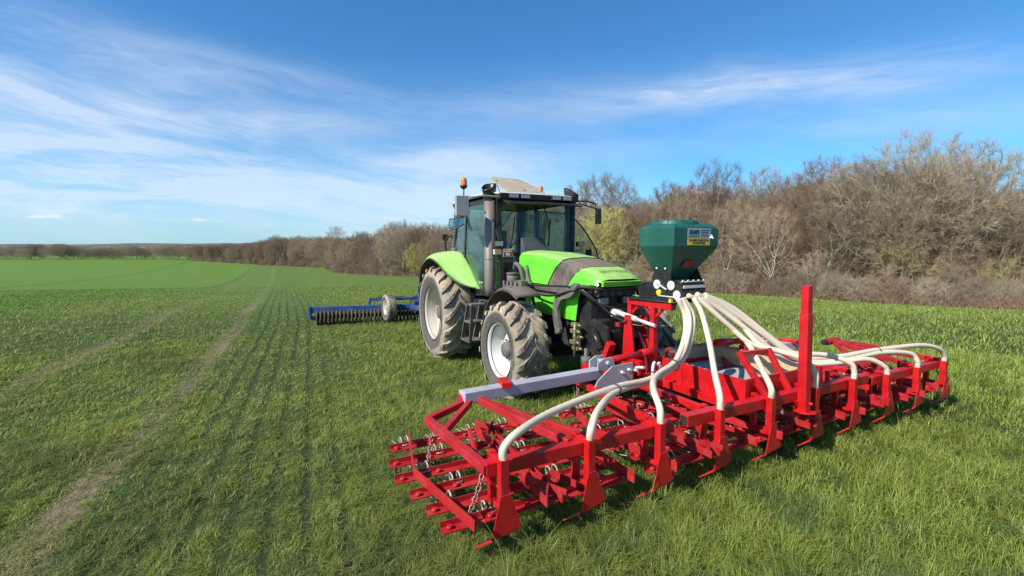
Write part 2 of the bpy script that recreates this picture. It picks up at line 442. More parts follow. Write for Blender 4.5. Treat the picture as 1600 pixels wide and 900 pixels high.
# ------------------------------------------------------------------ ground
def mat_ground():
    m, w, b = new_mat('field_soil_and_sward')
    p = w.pos(); x, y, z = w.sep(p)
    tx = w.math('ADD', w.math('MULTIPLY', w.math('SUBTRACT', x, TO[0]), float(FT[0])), w.math('MULTIPLY', w.math('SUBTRACT', y, TO[1]), float(FT[1])))
    tl = w.math('ADD', w.math('MULTIPLY', w.math('SUBTRACT', x, TO[0]), float(LT[0])), w.math('MULTIPLY', w.math('SUBTRACT', y, TO[1]), float(LT[1])))
    l2 = w.math('DIVIDE', w.math('ADD', tl, w.math('MULTIPLY', tx, .071)), w.math('ADD', 1, w.math('MULTIPLY', w.math('MAXIMUM', w.math('SUBTRACT', y, 13), 0), .013)))
    nA = w.noise(.35, 5, .6, p); nB = w.noise(2.2, 6, .65, p); nC = w.noise(11, 6, .7, p); nD = w.noise(55, 4, .7, p)
    nS = w.noise(1., 6, .65, w.comb(w.math('MULTIPLY', l2, 2.4), w.math('MULTIPLY', tx, .22), 0))
    near = w.mix(w.ramp(nC, .3, .7), (.032, .052, .014, 1), (.080, .115, .030, 1))
    near = w.mix(w.math('MULTIPLY', w.ramp(nD, .45, .7), .5), near, (.12, .13, .055, 1))
    farc = w.mix(w.ramp(nB, .3, .7), (.100, .160, .024, 1), (.130, .190, .034, 1))
    farc = w.mix(w.ramp(nS, .35, .7, 0, .5), farc, (.10, .17, .03, 1))
    farc = w.mix(w.math('MULTIPLY', w.ramp(nC, .4, .75), .5), farc, (.165, .21, .06, 1))
    farc = w.mix(w.ramp(x, 0, 22, .1, .85), farc, w.mix(w.ramp(nB, .3, .7), (.150, .195, .050, 1), (.18, .225, .066, 1)))
    nE = w.noise(.9, 8, .75, p)
    farc = w.mix(w.ramp(nE, .42, .62, 0, .55), farc, (.085, .125, .03, 1))
    # far ground on the left: greener, and darkened to match shade among upright blades
    farc = w.mix(w.math('MULTIPLY', w.ramp(x, -3, -9), w.ramp(y, 60, 30)), farc, w.mix(nB, (.075, .135, .022, 1), (.120, .175, .04, 1)))
    g = w.mix(w.ramp(y, 9, 22), near, farc)
    # drilled rows
    ph = w.math('ADD', w.math('MULTIPLY', l2, 2 * math.pi / .26), w.math('MULTIPLY', w.noise(.5, 3, .5, p), .8))
    row = w.ramp(w.math('COSINE', ph), .35, .95)
    row = w.math('MULTIPLY', row, w.math('MULTIPLY', w.ramp(l2, -5.0, -4.7), w.ramp(l2, -1.2, -3.2)))
    row = w.math('MULTIPLY', row, w.ramp(nS, .25, .6, .3, .9))
    g = w.mix(w.math('MULTIPLY', row, w.ramp(y, 60, 10, .25, .75)), g, (.028, .038, .014, 1))
    # bare tracks
    def track(c, s, amt):
        d = w.math('ABSOLUTE', w.math('SUBTRACT', w.math('ADD', l2, w.math('MULTIPLY', w.math('SUBTRACT', nB, .5), .25)), c))
        return w.math('MULTIPLY', w.ramp(d, s, s * .3), w.math('MULTIPLY', w.ramp(w.math('ADD', w.math('MULTIPLY', nC, .5), w.math('MULTIPLY', nS, .5)), .38, .56), amt))
    tr = w.math('MAXIMUM', track(-5.12, .27, .95), w.math('MAXIMUM', track(-7.45, .32, .65), track(-9.9, .3, .3)))
    soil = w.mix(w.ramp(nD, .3, .7), (.18, .135, .075, 1), (.34, .26, .155, 1))
    tr = w.math('MULTIPLY', tr, w.ramp(y, 45, 7, .3, 1.))
    g = w.mix(tr, g, soil)
    # young crop to the left, smoother and brighter
    eb = w.math('ADD', w.math('MULTIPLY', y, -.42), -14.2)
    n_edge = w.n.new('ShaderNodeFloatCurve')
    # piecewise border through a curve node: y 0..300 -> x 0..-150
    cm = n_edge.mapping.curves[0]; pts = [(0, 14.5), (11, 15.2), (15.4, 16.8), (20.3, 19.3), (30.5, 24.9), (50, 32), (75.6, 45), (167, 92), (300, 150)]
    cm.points[0].location = (0, pts[0][1] / 200); cm.points[1].location = (1, pts[-1][1] / 200)
    for a, bb in pts[1:-1]: cm.points.new(a / 300, bb / 200)
    for q in cm.points: q.handle_type = 'VECTOR'
    n_edge.mapping.update()
    w.link(w.math('DIVIDE', y, 300), n_edge.inputs['Value'])
    xe = w.math('MULTIPLY', n_edge.outputs[0], -200)
    dd = w.math('SUBTRACT', x, w.math('ADD', xe, w.math('MULTIPLY', w.math('SUBTRACT', nA, .5), 1.6)))
    crop = w.mix(w.ramp(nA, .3, .7), (.100, .190, .020, 1), (.130, .220, .030, 1))
    crop = w.mix(w.math('MULTIPLY', w.ramp(nE, .4, .65), .45), crop, (.075, .145, .018, 1))
    crop = w.mix(w.math('MULTIPLY', w.ramp(nB, .45, .7), .4), crop, (.15, .225, .05, 1))
    tram = w.math('ABSOLUTE', w.math('ADD', w.math('ADD', x, 54.4), w.math('MULTIPLY', w.math('SUBTRACT', y, 50), .596)))
    crop = w.mix(w.ramp(tram, .9, .2, 0, .6), crop, (.06, .10, .02, 1))
    g = w.mix(w.ramp(dd, .4, -.4), g, crop)
    g = w.mix(w.math('MULTIPLY', w.ramp(w.math('ABSOLUTE', dd), .8, .1), w.ramp(nB, .4, .6, .1, .7)), g, (.06, .075, .03, 1))
    w.link(g, b.inputs['Base Color']); b.inputs['Roughness'].default_value = .9
    b.inputs['Specular IOR Level'].default_value = .15
    bp = w.n.new('ShaderNodeBump'); bp.inputs['Strength'].default_value = .8; bp.inputs['Distance'].default_value = .06
    w.link(w.math('ADD', w.math('MULTIPLY', nC, .5), w.math('MULTIPLY', nD, .5)), bp.inputs['Height'])
    w.link(bp.outputs[0], b.inputs['Normal'])
    return m

def build_ground():
    ra = [0.0] + list(np.geomspace(.6, 4500, 170)); n = 288
    V = [(0, 0, 0)]; F = []
    for r in ra[1:]:
        a = np.linspace(0, 2 * np.pi, n, endpoint=False); X = r * np.sin(a); Y = r * np.cos(a)
        Z = zt(X, Y)
        if r > 6:
            Z = Z + (np.sin(X * .31 + 1.3) * np.sin(Y * .23) * .02) * min(1, (r - 6) / 10)
        V += list(zip(X, Y, Z))
    F3 = [(0, 1 + k, 1 + (k + 1) % n) for k in range(n)]
    for i in range(len(ra) - 2):
        for k in range(n):
            a = 1 + i * n + k; b = 1 + i * n + (k + 1) % n
            F.append((a, a + n, b + n, b))
    me = bpy.data.meshes.new('ground'); me.from_pydata(V, [], [f[::-1] for f in F3] + F)
    import bmesh
    bm = bmesh.new(); bm.from_mesh(me); bmesh.ops.recalc_face_normals(bm, faces=bm.faces); bm.to_mesh(me); bm.free()
    if me.polygons[0].normal.z < 0: me.flip_normals()
    me.polygons.foreach_set('use_smooth', [True] * len(me.polygons)); me.materials.append(mat_ground())
    o = bpy.data.objects.new('ground', me); COL.objects.link(o); o['kind'] = 'structure'
build_ground()

def build_hills():
    m, w, b = new_mat('distant_wooded_ridge')
    p = w.pos()
    x, y, z = w.sep(p)
    n = w.noise(.012, 6, .65, p); n2 = w.noise(.05, 5, .7, p)
    c = w.mix(w.ramp(n2, .35, .65), (.085, .080, .070, 1), (.135, .120, .100, 1))
    fld = w.math('MULTIPLY', w.ramp(w.noise(.004, 3, .5, w.comb(x, w.math('MULTIPLY', y, 1.), w.math('MULTIPLY', z, 14))), .53, .57), w.ramp(z, 8, 3))
    c = w.mix(fld, c, (.24, .19, .14, 1))
    w.link(c, b.inputs['Base Color']); b.inputs['Roughness'].default_value = .95
    rng = np.random.default_rng(5)
    P = []
    for i in range(12):
        d = 640 + i * 75; row = []
        for k in range(340):
            x = -1800 + k * 11
            t = i / 11
            h = -6 + 21.5 * (t ** .8) + 2.2 * math.sin(x * .006 + 1) * t + 1.4 * math.sin(x * .019 + i) * t + (1.8 * rng.random() if i > 8 else .3 * rng.random()) - max(0, min(1, (x + 1500) / 1500)) * 3.5 * t
            row.append((x, d, h))
        P.append(row)
    mb = MB().grid(P)
    o = mb.build('hills', m, fixn=True); o['kind'] = 'structure'
build_hills()

# ------------------------------------------------------------------ wheels
def lug_tread(mb, r0, r1, half, n, ang=0.0, lw=.055):
    """chevron traction lugs on both halves"""
    for side in (-1, 1):
        for k in range(n):
            a0 = 2 * math.pi * (k + (.5 if side > 0 else 0)) / n
            # centre line from near the middle of the tread out over the shoulder
            pts = [(.02, 0.0), (.35, .50), (.72, .92), (1.0, 1.12)]
            span = 2 * math.pi / n
            V = []
            for (t, s) in pts:
                y = side * half * t; a = a0 + s * span * .95
                wa = lw / r1 * (1.0 + .35 * t)
                drop = .0 if t < .99 else .035
                for rr, ww in ((r0 - .02, wa * 1.35), (r1 - drop, wa)):
                    for sg in (-.5, .5):
                        aa = a + sg * ww
                        V.append((rr * math.sin(aa), y, rr * math.cos(aa)))
            # shoulder end going down the sidewall
            a = a0 + 1.2 * span * .95
            for rr in (r0 - .055, r1 - .075):
                for sg in (-.5, .5):
                    aa = a + sg * lw * 1.2 / r1; V.append((rr * math.sin(aa), side * (half + .012), rr * math.cos(aa)))
            F = []
            for i in range(4):
                o, q = i * 4, i * 4 + 4
                F += [(o + 2, o + 3, q + 3, q + 2), (o, o + 2, q + 2, q), (o + 1, q + 1, q + 3, o + 3)]
            F += [(0, 1, 3, 2), (16, 18, 19, 17)]
            mb.add(V, F)

def make_wheel(parent, name, loc, r_out, r_rim, width, rim_mat, side, hub_r, n_lug, recess):
    w = bpy.data.objects.new(name, None); COL.objects.link(w); w.parent = parent; w.location = loc; w.empty_display_size = .1
    h = width / 2; rc = r_out - .045
    prof = [(r_rim - .02, -h * .72), (r_rim + .02, -h * .86), (r_rim + (rc - r_rim) * .35, -h * 1.0), (r_rim + (rc - r_rim) * .62, -h * 1.01), (rc - .06, -h * .97), (rc - .015, -h * .86), (rc, -h * .5), (rc + .008, 0)]
    prof = prof + [(r, -y) for r, y in prof[::-1][1:]] + [(r_rim - .02, 0)]
    mb = MB(); mb.lathe(prof, 72, closed=True)
    mb.tube([((r_rim + .03) * math.cos(t), -h * .93, (r_rim + .03) * math.sin(t)) for t in np.linspace(0, 2 * np.pi, 48, endpoint=False)], .008, 6, False, closed=True)
    lug_tread(mb, rc, r_out, h, n_lug)
    key = 'tyre_mat_%.2f' % r_out
    if key not in M: M[key] = mat_tyre('muddy_tyre_rubber_%d' % int(r_out * 100), r_rim, r_out)
    mb.build('tyre', key, w)
    # rim: lip, barrel, dished disc (outside is -Y * side)
    s = side
    e = h * .80
    pr = [(r_rim + .025, e), (r_rim + .02, e + .018), (r_rim - .005, e + .012), (r_rim - .02, e - .03), (r_rim - .025, e - .05), (r_rim - .045, e - .09), (r_rim - .052, e - .15), (r_rim - .065, e - recess), (r_rim - .085, e - recess - .012), (r_rim * .62, e - recess + .035), (hub_r * 1.5, e - recess + .05), (hub_r * 1.35, e - recess + .07), (0.005, e - recess + .07)]
    mb = MB(); mb.lathe([(r, s * y) for r, y in pr], 64)
    mb.lathe([(r_rim - .03, s * (e - .05)), (r_rim - .06, s * -e), (r_rim + .01, s * -e)], 64)
    mb.build('rim', rim_mat, w)
    mb = MB()
    yb = e - recess + .07
    mb.lathe([(hub_r, s * yb), (hub_r, s * (yb + .05)), (hub_r * .85, s * (yb + .075)), (hub_r * .3, s * (yb + .08)), (.002, s * (yb + .08))], 32)
    for k in range(10):
        t = 2 * math.pi * k / 10
        c = (hub_r * 1.22 * math.cos(t), s * yb, hub_r * 1.22 * math.sin(t)); mb.cyl(c, (c[0], s * (yb + .025), c[2]), .014, 6)
    mb.build('hub', 'grey_plastic', w)
    return w

# ------------------------------------------------------------------ tractor (x forward, y left, z up)
def fan(ctr, r0, y0, y1, a0, a1, n=20, zc=0):
    """strip of an arc about the Y axis"""
    rows = []
    for i in range(n + 1):
        a = a0 + (a1 - a0) * i / n
        rows.append(a)
    return rows

def build_tractor():
    T = empty('tractor', 'green and black tractor with open roof hatch and muddy tyres, between harrow and roller', 'tractor', (TO[0], TO[1], 0), HT - math.pi / 2)
    WB, hf, hr = 2.80, .658, .85
    for sd_ in (-1, 1):
        make_wheel(T, 'rear_wheel', (0, sd_ * .93, hr), .885, .485, .58, 'rim_dusty', sd_, .13, 20, .24)
        f = make_wheel(T, 'front_wheel', (WB, .90 * sd_, hf) if sd_ < 0 else (WB + .14, 1.17, hf), .675, .375, .50, 'rim', sd_, .11, 18, .20)
    # bonnet surface
    xs = [2.0, 2.6, 3.1, 3.5, 3.8, 3.95, 4.03]
    zs = [2.02, 2.0, 1.945, 1.87, 1.78, 1.72, 1.665]
    ws = [.37, .395, .40, .395, .37, .345, .315]
    tt = [0, .15, .25, .35, .6, .75, 1.0]
    def S(x, t, sg):
        z = float(np.interp(x, xs, zs)); wd = float(np.interp(x, xs, ws))
        lo = 1.56 if x < 3.5 else 1.56 + (x - 3.5) * .05
        ys = [0, .62 * wd, .90 * wd, wd, wd + .012, wd + .015, wd - .01]
        zz = [z + .015, z, z - .03, z - .105, lo, 1.42, 1.13]
        return Vector((x, sg * float(np.interp(t, tt, ys)), float(np.interp(t, tt, zz))))
    def panel(name, mat, t0, t1, xl, xr, n=14, m=16, off=0.0, solid=.012):
        mb = MB(); t_in = sorted(set([t0, t1] + [t for t in tt if t0 < t < t1] + list(np.linspace(t0, t1, m))))
        for sg in (-1, 1):
            P = []
            for i in range(n + 1):
                row = []
                for t in t_in:
                    a = i / n; x = xl(t) * (1 - a) + xr(t) * a
                    p = S(x, t, sg); p.y += off * sg * (1 if t > .3 else 0); p.z += off * (1 if t <= .35 else 0)
                    row.append(tuple(p))
                P.append(row)
            mb.grid(P)
        # weld the centre line by normals only
        return mb.build(name, mat, T, solid=0)
    x1 = lambda t: float(np.interp(t, [0, .3, .6], [3.22, 3.2, 2.93]))
    xn = lambda t: float(np.interp(t, [0, .3, .6, .75, 1], [3.70, 3.62, 3.42, 3.38, 3.36]))
    xf = lambda t: float(np.interp(t, [0, .35, .6, .75, 1], [4.03, 3.98, 3.74, 3.66, 3.58]))
    panel('bonnet_rear_panel', 'green', 0, .6, lambda t: 2.0, x1, off=.006)
    panel('bonnet_centre_panel', 'bonnet_dark', 0, .6, x1, xn)
    panel('bonnet_side_grille', 'bonnet_dark', .6, .76, lambda t: 2.05, xn, off=-.012)
    panel('bonnet_nose', 'green', 0, 1, xn, xf, off=.008)
    panel('bonnet_lower_panel', 'green', .76, 1, lambda t: 2.25, xn, off=.004)
    # nose underside lip and dark grille with slats
    mb = MB()
    mb.box((3.55, -.33, 1.0), (3.84, .33, 1.60)); mb.prism([(3.6, 1.60), (4.0, 1.62), (3.99, 1.655), (3.6, 1.70)], 'y', -.33, .33)
    mb.build('grille', 'black_clean', T)
    mb = MB()
    for k in range(5): mb.bar((3.95 - k * .012, -.29, 1.60 - k * .028), (3.95 - k * .012, .29, 1.60 - k * .028), .012, .01)
    for k in range(6): mb.box((3.86, -.29 + k * .116 - .006, 1.47), (3.93, -.29 + k * .116 + .006, 1.61))
    mb.build('grille_slats', 'grey_plastic', T)
    for sg in (-1, 1):
        mb = MB(); mb.box((3.84, sg * .19 - .085, 1.36), (3.9, sg * .19 + .085, 1.46)); h_ = mb.build('headlight', 'black_clean', T, bevel=.008)
        mb = MB(); mb.box((3.9, sg * .19 - .07, 1.37), (3.91, sg * .19 + .07, 1.45)); mb.build('lamp_lens', 'lens', h_)
    # dusty band with faint lettering across the nose
    text_mesh('bonnet_lettering', 'DEUTZ-FAHR', .075, 'ink_brown', T, (3.865, 0, 1.782), (R(17), 0, R(90)), width=.46, thick=.001)
    # panel seams along the bonnet edges
    for nm, fx, t0_, t1_ in (('bonnet_seam', x1, 0, .6), ('bonnet_seam', xn, 0, 1.0)):
        mb = MB()
        for sg in (-1, 1): mb.tube([S(fx(t), t, sg) + Vector((0, sg * .006, .006)) for t in np.linspace(t0_, t1_, 14)], .006, 5)
        mb.build(nm, 'black_clean', T)
    mb = MB(); mb.prism([(3.99, 1.665), (4.045, 1.66), (4.03, 1.60), (3.99, 1.60)], 'y', -.30, .30); mb.build('nose_lip', 'green', T)
    # light bar across the nose
    mb = MB(); mb.tube([(3.78, -.50, 1.58), (3.86, -.48, 1.60), (3.97, -.3, 1.57), (3.97, .3, 1.57), (3.86, .48, 1.60), (3.86, .62, 1.60)], .024, 8)
    mb.box((3.82, .42, 1.45), (3.87, .52, 1.56)); mb.build('light_bar', 'black', T)
    for sg in (-1, 1):   # curved side arms
        pts = spline([(3.74, sg * .49, 1.585), (3.60, sg * .5, 1.50), (3.40, sg * .5, 1.45), (3.30, sg * .5, 1.30), (3.30, sg * .5, 1.14), (3.36, sg * .5, .98)], 5)
        mb = MB()
        for a, b in zip(pts[:-1], pts[1:]): mb.bar(a, b, .04, .125, (1, 0, .6))
        mb.cyl((3.74, sg * .45, 1.585), (3.74, sg * .55, 1.585), .045, 14); mb.cyl((3.37, sg * .45, .97), (3.37, sg * .55, .97), .035, 14)
        mb.build('support_arm', 'grey_plastic', T)
    # chassis, engine and axles
    mb = MB()
    mb.box((1.6, -.27, .72), (3.62, .27, 1.22)); mb.box((2.05, -.33, 1.15), (3.5, .33, 1.5))
    mb.box((-.55, -.33, .55), (1.7, .33, 1.15)); mb.box((2.2, -.4, .5), (2.7, .4, .8))
    for k in range(7): mb.cyl((2.1 + .2 * k, -.36, 1.05), (2.1 + .2 * k, -.24, 1.05), .06, 8)
    mb.build('engine_block', 'underbody', T, bevel=.01)
    mb = MB(); mb.cyl((WB, -.78, hf), (WB + .1, 1.05, hf), .11, 14); mb.box((WB - .18, -.3, hf - .14), (WB + .18, .3, hf + .16))
    for sg in (-1, 1):
        mb.cyl((WB, sg * .62, hf - .16), (WB, sg * .62, hf + .2), .09, 12); mb.cyl((WB, sg * .55, hf), (WB, sg * .76, hf), .17, 16)
        mb.bar((WB + .2, sg * .2, hf + .05), (WB + .22, sg * .6, hf + .05), .05, .05)
    mb.build('front_axle', 'underbody', T)
    mb = MB(); mb.cyl((0, -.8, hr), (0, .8, hr), .17, 16); mb.build('rear_axle', 'underbody', T)
    # fuel tank and battery box under the cab with steps
    mb = MB(); mb.box((.55, -.66, .62), (1.62, -.34, 1.2)); mb.build('fuel_tank', 'black', T, bevel=.05)
    mb = MB(); mb.box((.95, .34, .62), (1.62, .66, 1.2)); mb.build('battery_box', 'black', T, bevel=.05)
    mb = MB()
    for x_, z_, w_ in ((1.20, .50, .40), (1.30, .83, .28), (1.42, 1.13, .2)):
        mb.box((x_ - w_ / 2, -1.0, z_), (x_ + w_ / 2, -.72, z_ + .03))
    mb.bar((1.02, -.73, .5), (1.33, -.72, 1.2), .03, .10, (0, 1, 0)); mb.bar((1.38, -.73, .5), (1.52, -.72, 1.2), .03, .10, (0, 1, 0))
    mb.bar((1.02, -.98, .5), (1.33, -.98, 1.15), .02, .05, (0, 1, 0)); mb.bar((1.40, -.98, .5), (1.5, -.98, 1.15), .02, .05, (0, 1, 0))
    mb.build('steps', 'grey_plastic', T)
    # front linkage
    mb = MB()
    mb.box((3.6, -.32, .52), (4.02, .32, 1.18)); mb.prism([(3.9, 1.2), (4.16, 1.12), (4.2, .8), (4.05, .5), (3.8, .5), (3.7, 1.1)], 'y', -.34, -.29)
    mb.prism([(3.9, 1.2), (4.16, 1.12), (4.2, .8), (4.05, .5), (3.8, .5), (3.7, 1.1)], 'y', .29, .34)
    mb.cyl((4.05, -.4, .62), (4.05, .4, .62), .05, 12)
    mb.box((4.02, -.2, .95), (4.12, .2, 1.06))
    mb.build('front_linkage_frame', 'black_clean', T, bevel=.008)
    for sg in (-1, 1):
        mb = MB(); mb.bar((4.0, sg * .40, .60), (4.42, sg * .42, .60), .05, .12); mb.bar((4.42, sg * .42, .60), (4.72, sg * .42, .63), .045, .1)
        mb.cyl((4.72, sg * .36, .63), (4.72, sg * .47, .63), .06, 14); mb.build('lower_link', 'underbody', T)
        mb = MB(); mb.cyl((3.98, sg * .41, 1.08), (4.15, sg * .41, .86), .045, 14); mb.cyl((4.15, sg * .41, .86), (4.33, sg * .42, .64), .022, 12)
        mb.build('lift_ram', 'black_clean', T)
    mb = MB(); mb.cyl((4.08, -.1, 1.28), (4.42, -.1, 1.24), .033, 12); mb.cyl((4.38, -.1, 1.245), (4.72, -.11, 1.21), .02, 12); mb.cyl((4.05, -.17, 1.28), (4.05, -.03, 1.28), .05, 10)
    mb.build('top_link', 'white_steel', T)
    mb = MB()   # stand-like rod under the linkage and valve block with couplings
    mb.cyl((3.86, -.42, .35), (3.86, -.42, .82), .022, 10); mb.cyl((3.86, -.42, .62), (3.86, -.42, .72), .06, 12)
    mb.build('support_stand', 'grey_plastic', T)
    mb = MB()
    for k, (yy, zz) in enumerate([(-.47, 1.02), (-.43, .95), (-.48, .88), (-.44, .8), (-.46, 1.1)]):
        mb.box((3.62, yy - .03, zz - .025), (3.74, yy + .03, zz + .025)); mb.cyl((3.74, yy, zz), (3.80, yy, zz), .018, 8)
    mb.cyl((3.7, -.48, .7), (3.7, -.48, 1.12), .018, 8)
    mb.build('hydraulic_valves', paint('brass_fittings', (.30, .26, .14), .4, .4, .5), T)
    mb = MB()
    hoses = [[(4.1, -.12, 1.14), (4.2, -.1, 1.17), (4.3, -.08, 1.05), (4.38, -.05, .8), (4.42, -.02, .62)],
             [(4.1, -.06, 1.14), (4.22, -.04, 1.2), (4.36, 0, 1.05), (4.44, .03, .8), (4.46, .05, .6)],
             [(3.78, -.50, 1.60), (3.95, -.42, 1.48), (4.15, -.25, 1.27), (4.38, -.1, 1.17), (4.75, .05, 1.2)],
             [(3.78, -.50, 1.57), (4.0, -.3, 1.38), (4.1, .1, 1.3), (4.05, .3, 1.32)],
             [(3.75, -.52, 1.59), (3.3, -.53, 1.57), (2.7, -.5, 1.54), (2.2, -.48, 1.56)],
             [(3.72, -.52, 1.55), (3.2, -.55, 1.43), (2.6, -.5, 1.44), (2.15, -.46, 1.52)],
             [(3.9, .2, 1.1), (4.1, .33, 1.0), (4.3, .36, .8), (4.35, .3, .5)],
             [(3.85, .1, .5), (4.2, .2, .42), (4.5, .1, .55)]]
    for h_ in hoses: mb.tube(spline(h_, 6), .013, 7)
    mb.build('hydraulic_hoses', 'black_clean', T)
    mb = MB(); mb.box((4.1, -.16, 1.12), (4.17, -.06, 1.17)); mb.box((4.1, .0, 1.12), (4.16, .06, 1.16)); mb.build('hose_couplings', 'red_flat', T)
    # antenna-like wire on the nose
    # clutter between cab and bonnet on the right
    mb = MB()
    mb.cyl((2.0, -.5, 1.5), (2.0, -.5, 1.66), .09, 16); mb.cyl((2.0, -.5, 1.66), (2.0, -.5, 1.69), .1, 16)
    mb.tube(spline([(2.25, -.42, 1.5), (2.2, -.46, 1.75), (2.08, -.48, 1.83), (2.0, -.46, 1.75)], 5), .035, 8)
    mb.tube(spline([(2.3, -.4, 1.8), (2.4, -.45, 1.65), (2.5, -.44, 1.5)], 5), .025, 8)
    mb.box((1.85, -.62, 1.38), (2.45, -.36, 1.5)); mb.box((2.15, -.56, 1.5), (2.4, -.42, 1.58))
    for k in range(4): mb.cyl((1.9 + .13 * k, -.6, 1.42), (1.9 + .13 * k, -.6, 1.56), .022, 8)
    mb.build('air_valves', 'grey_plastic', T)
    # fenders
    def rear_fender(sg):
        # rolled fender: inner edge follows the cab, outer edge hangs over the tyre
        n = 26; P = []
        outer = [(-.86, 1.33), (-.72, 1.62), (-.40, 1.82), (-.05, 1.88), (.30, 1.80), (.62, 1.61), (.92, 1.46), (1.22, 1.40)]
        inner = [(-1.0, 1.45), (-.78, 1.80), (-.42, 1.98), (.0, 2.02), (.48, 1.985), (.80, 1.78), (1.05, 1.54), (1.24, 1.38)]
        yo = [1.17, 1.19, 1.19, 1.19, 1.17, 1.10, .96, .80]
        so_ = spline([(a, y, b) for (a, b), y in zip(outer, yo)], 4); si_ = spline([(a, .70, b) for a, b in inner], 4)
        for o_, i_ in zip(so_, si_):
            row = []
            for k in range(9):
                t = k / 8; e = math.sin(t * math.pi / 2)
                p = i_.lerp(o_, t); 
                x = i_.x * (1 - t) + o_.x * t; y = i_.y + (o_.y - i_.y) * (math.sin(t * math.pi / 2) ** .9); z = o_.z + (i_.z - o_.z) * math.cos(t * math.pi / 2) ** 1.0
                row.append((x, y * sg, z))
            P.append(row)
        mb = MB().grid(P); f = mb.build('rear_fender', 'green_fender', T, solid=.015)
        mb = MB(); mb.tube([(p.x, p.y * sg, p.z - .01) for p in so_], .016, 6)
        # black inner arch
        Q = []
        for o_ in so_:
            Q.append([(o_.x, o_.y * sg * .985, o_.z - .015), (o_.x * .97, .74 * sg, o_.z - .03)])
        mb.grid(Q); mb.build('fender_edge', 'black', f, solid=.0)
    for sg in (-1, 1): rear_fender(sg)
    def front_fender(sg):
        P = []
        for i in range(25):
            a = R(190 - i * (190 - 62) / 24); rr = .80
            x = WB - .02 + rr * math.cos(a); z = hf + .04 + (rr + .03) * math.sin(a)
            P.append([(x, sg * y, z - dz) for y, dz in ((.64, .05), (.67, .0), (.85, .0), (1.0, .0), (1.04, .04))])
        mb = MB().grid(P); mb.build('front_fender', 'fendergrey', T, solid=.014)
        mb = MB(); mb.tube([(WB, sg * .5, hf + .2), (WB, sg * .6, hf + .82), (WB, sg * .95, hf + .85)], .025, 8); mb.build('fender_bracket', 'black', T)
    for sg in (-1, 1): front_fender(sg)
    # ---- cab
    mb = MB()
    for sg in (-1, 1):
        mb.bar((1.86, sg * .60, 1.35), (1.80, sg * .66, 2.86), .06, .07, (0, 1, 0))     # A pillar
        mb.bar((.62, sg * .74, 1.9), (.66, sg * .70, 2.86), .05, .07, (0, 1, 0))        # B pillar
        mb.bar((-.12, sg * .72, 1.96), (.05, sg * .66, 2.86), .10, .09, (0, 1, 0))      # C pillar
        mb.bar((1.86, sg * .62, 1.35), (1.1, sg * .72, 1.30), .05, .08)                 # sill
        mb.bar((1.1, sg * .72, 1.30), (.62, sg * .74, 1.95), .05, .06)
        mb.bar((.62, sg * .74, 1.95), (-.12, sg * .72, 1.97), .05, .06)
    mb.bar((1.84, -.6, 1.98), (1.84, .6, 1.98), .06, .06); mb.bar((1.80, -.66, 2.84), (1.80, .66, 2.84), .07, .07); mb.bar((.05, -.66, 2.84), (.05, .66, 2.84), .07, .07)
    mb.bar((-.12, -.7, 1.97), (-.12, .7, 1.97), .06, .06)
    for sg in (-1, 1): mb.bar((1.80, sg * .66, 2.84), (.05, sg * .66, 2.84), .07, .07)
    mb.build('cab_frame', 'black_clean', T)
    mb = MB()    # vented grey column behind the door
    for sg in (-1, 1):
        mb = MB(); mb.bar((.0, sg * .76, 1.98), (.18, sg * .71, 2.80), .05, .13, (1, 0, 0))
        for k in range(14):
            z = 2.06 + k * .052; x = .0 + (z - 1.98) * .22
            mb.box((x - .05, sg * (.785 - (z - 1.98) * .06), z), (x + .05, sg * (.80 - (z - 1.98) * .06), z + .022))
        mb.cyl((.42, sg * .72, 2.68), (.42, sg * .79, 2.68), .05, 14); mb.cyl((.12, sg * .74, 2.03), (.12, sg * .82, 2.03), .045, 14)
        mb.build('vent_column', 'grey_plastic', T)
    mb = MB(); mb.prism([(-.1, 1.25), (1.84, 1.25), (1.84, 1.45), (.9, 1.45), (.6, 1.9), (-.1, 1.9)], 'y', -.6, .6); mb.build('cab_floor', 'underbody', T)
    # roof
    def roof_sec(x, z, hw, th):
        return [(x, -hw, z - th), (x, -hw - .02, z - th * .4), (x, -hw + .06, z - .015), (x, -hw * .5, z), (x, hw * .5, z), (x, hw - .06, z - .015), (x, hw + .02, z - th * .4), (x, hw, z - th)]
    mb = MB(); mb.grid([roof_sec(-.18, 2.93, .66, .08), roof_sec(-.1, 2.99, .72, .10), roof_sec(.6, 3.02, .75, .10), roof_sec(1.5, 3.0, .75, .08), roof_sec(1.86, 2.965, .72, .055), roof_sec(2.0, 2.93, .70, .04)])
    mb.build('roof', 'roof', T, solid=.03)
    mb = MB(); mb.box((-.1, -.69, 2.82), (1.9, .69, 2.89)); mb.prism([(1.86, 2.82), (2.02, 2.84), (2.03, 2.92), (1.86, 2.93)], 'y', -.72, .72)
    mb.prism([(1.9, 2.82), (2.22, 2.74), (2.24, 2.755), (1.9, 2.85)], 'y', -.66, .66); mb.build('roof_lining', 'black_clean', T)
    for y in (-.50, -.30, .28, .48):
        mb = MB(); mb.box((2.02, y - .085, 2.845), (2.06, y + .085, 2.915)); l_ = mb.build('work_light', 'black', T)
        mb = MB(); mb.box((2.06, y - .075, 2.852), (2.068, y + .075, 2.908)); mb.build('lamp_lens', 'lens', l_)
    # hatch, hinged along the front edge and tipped up
    mb = MB()
    hp = [(1.15, -.16, 3.03), (1.12, .66, 3.03), (.88, .66, 3.13), (.60, .48, 3.33), (.48, .38, 3.37), (.50, -.17, 3.38), (.62, -.26, 3.35)]
    n_ = (Vector(hp[1]) - Vector(hp[0])).cross(Vector(hp[5]) - Vector(hp[0])).normalized()
    if n_.z < 0: n_ = -n_
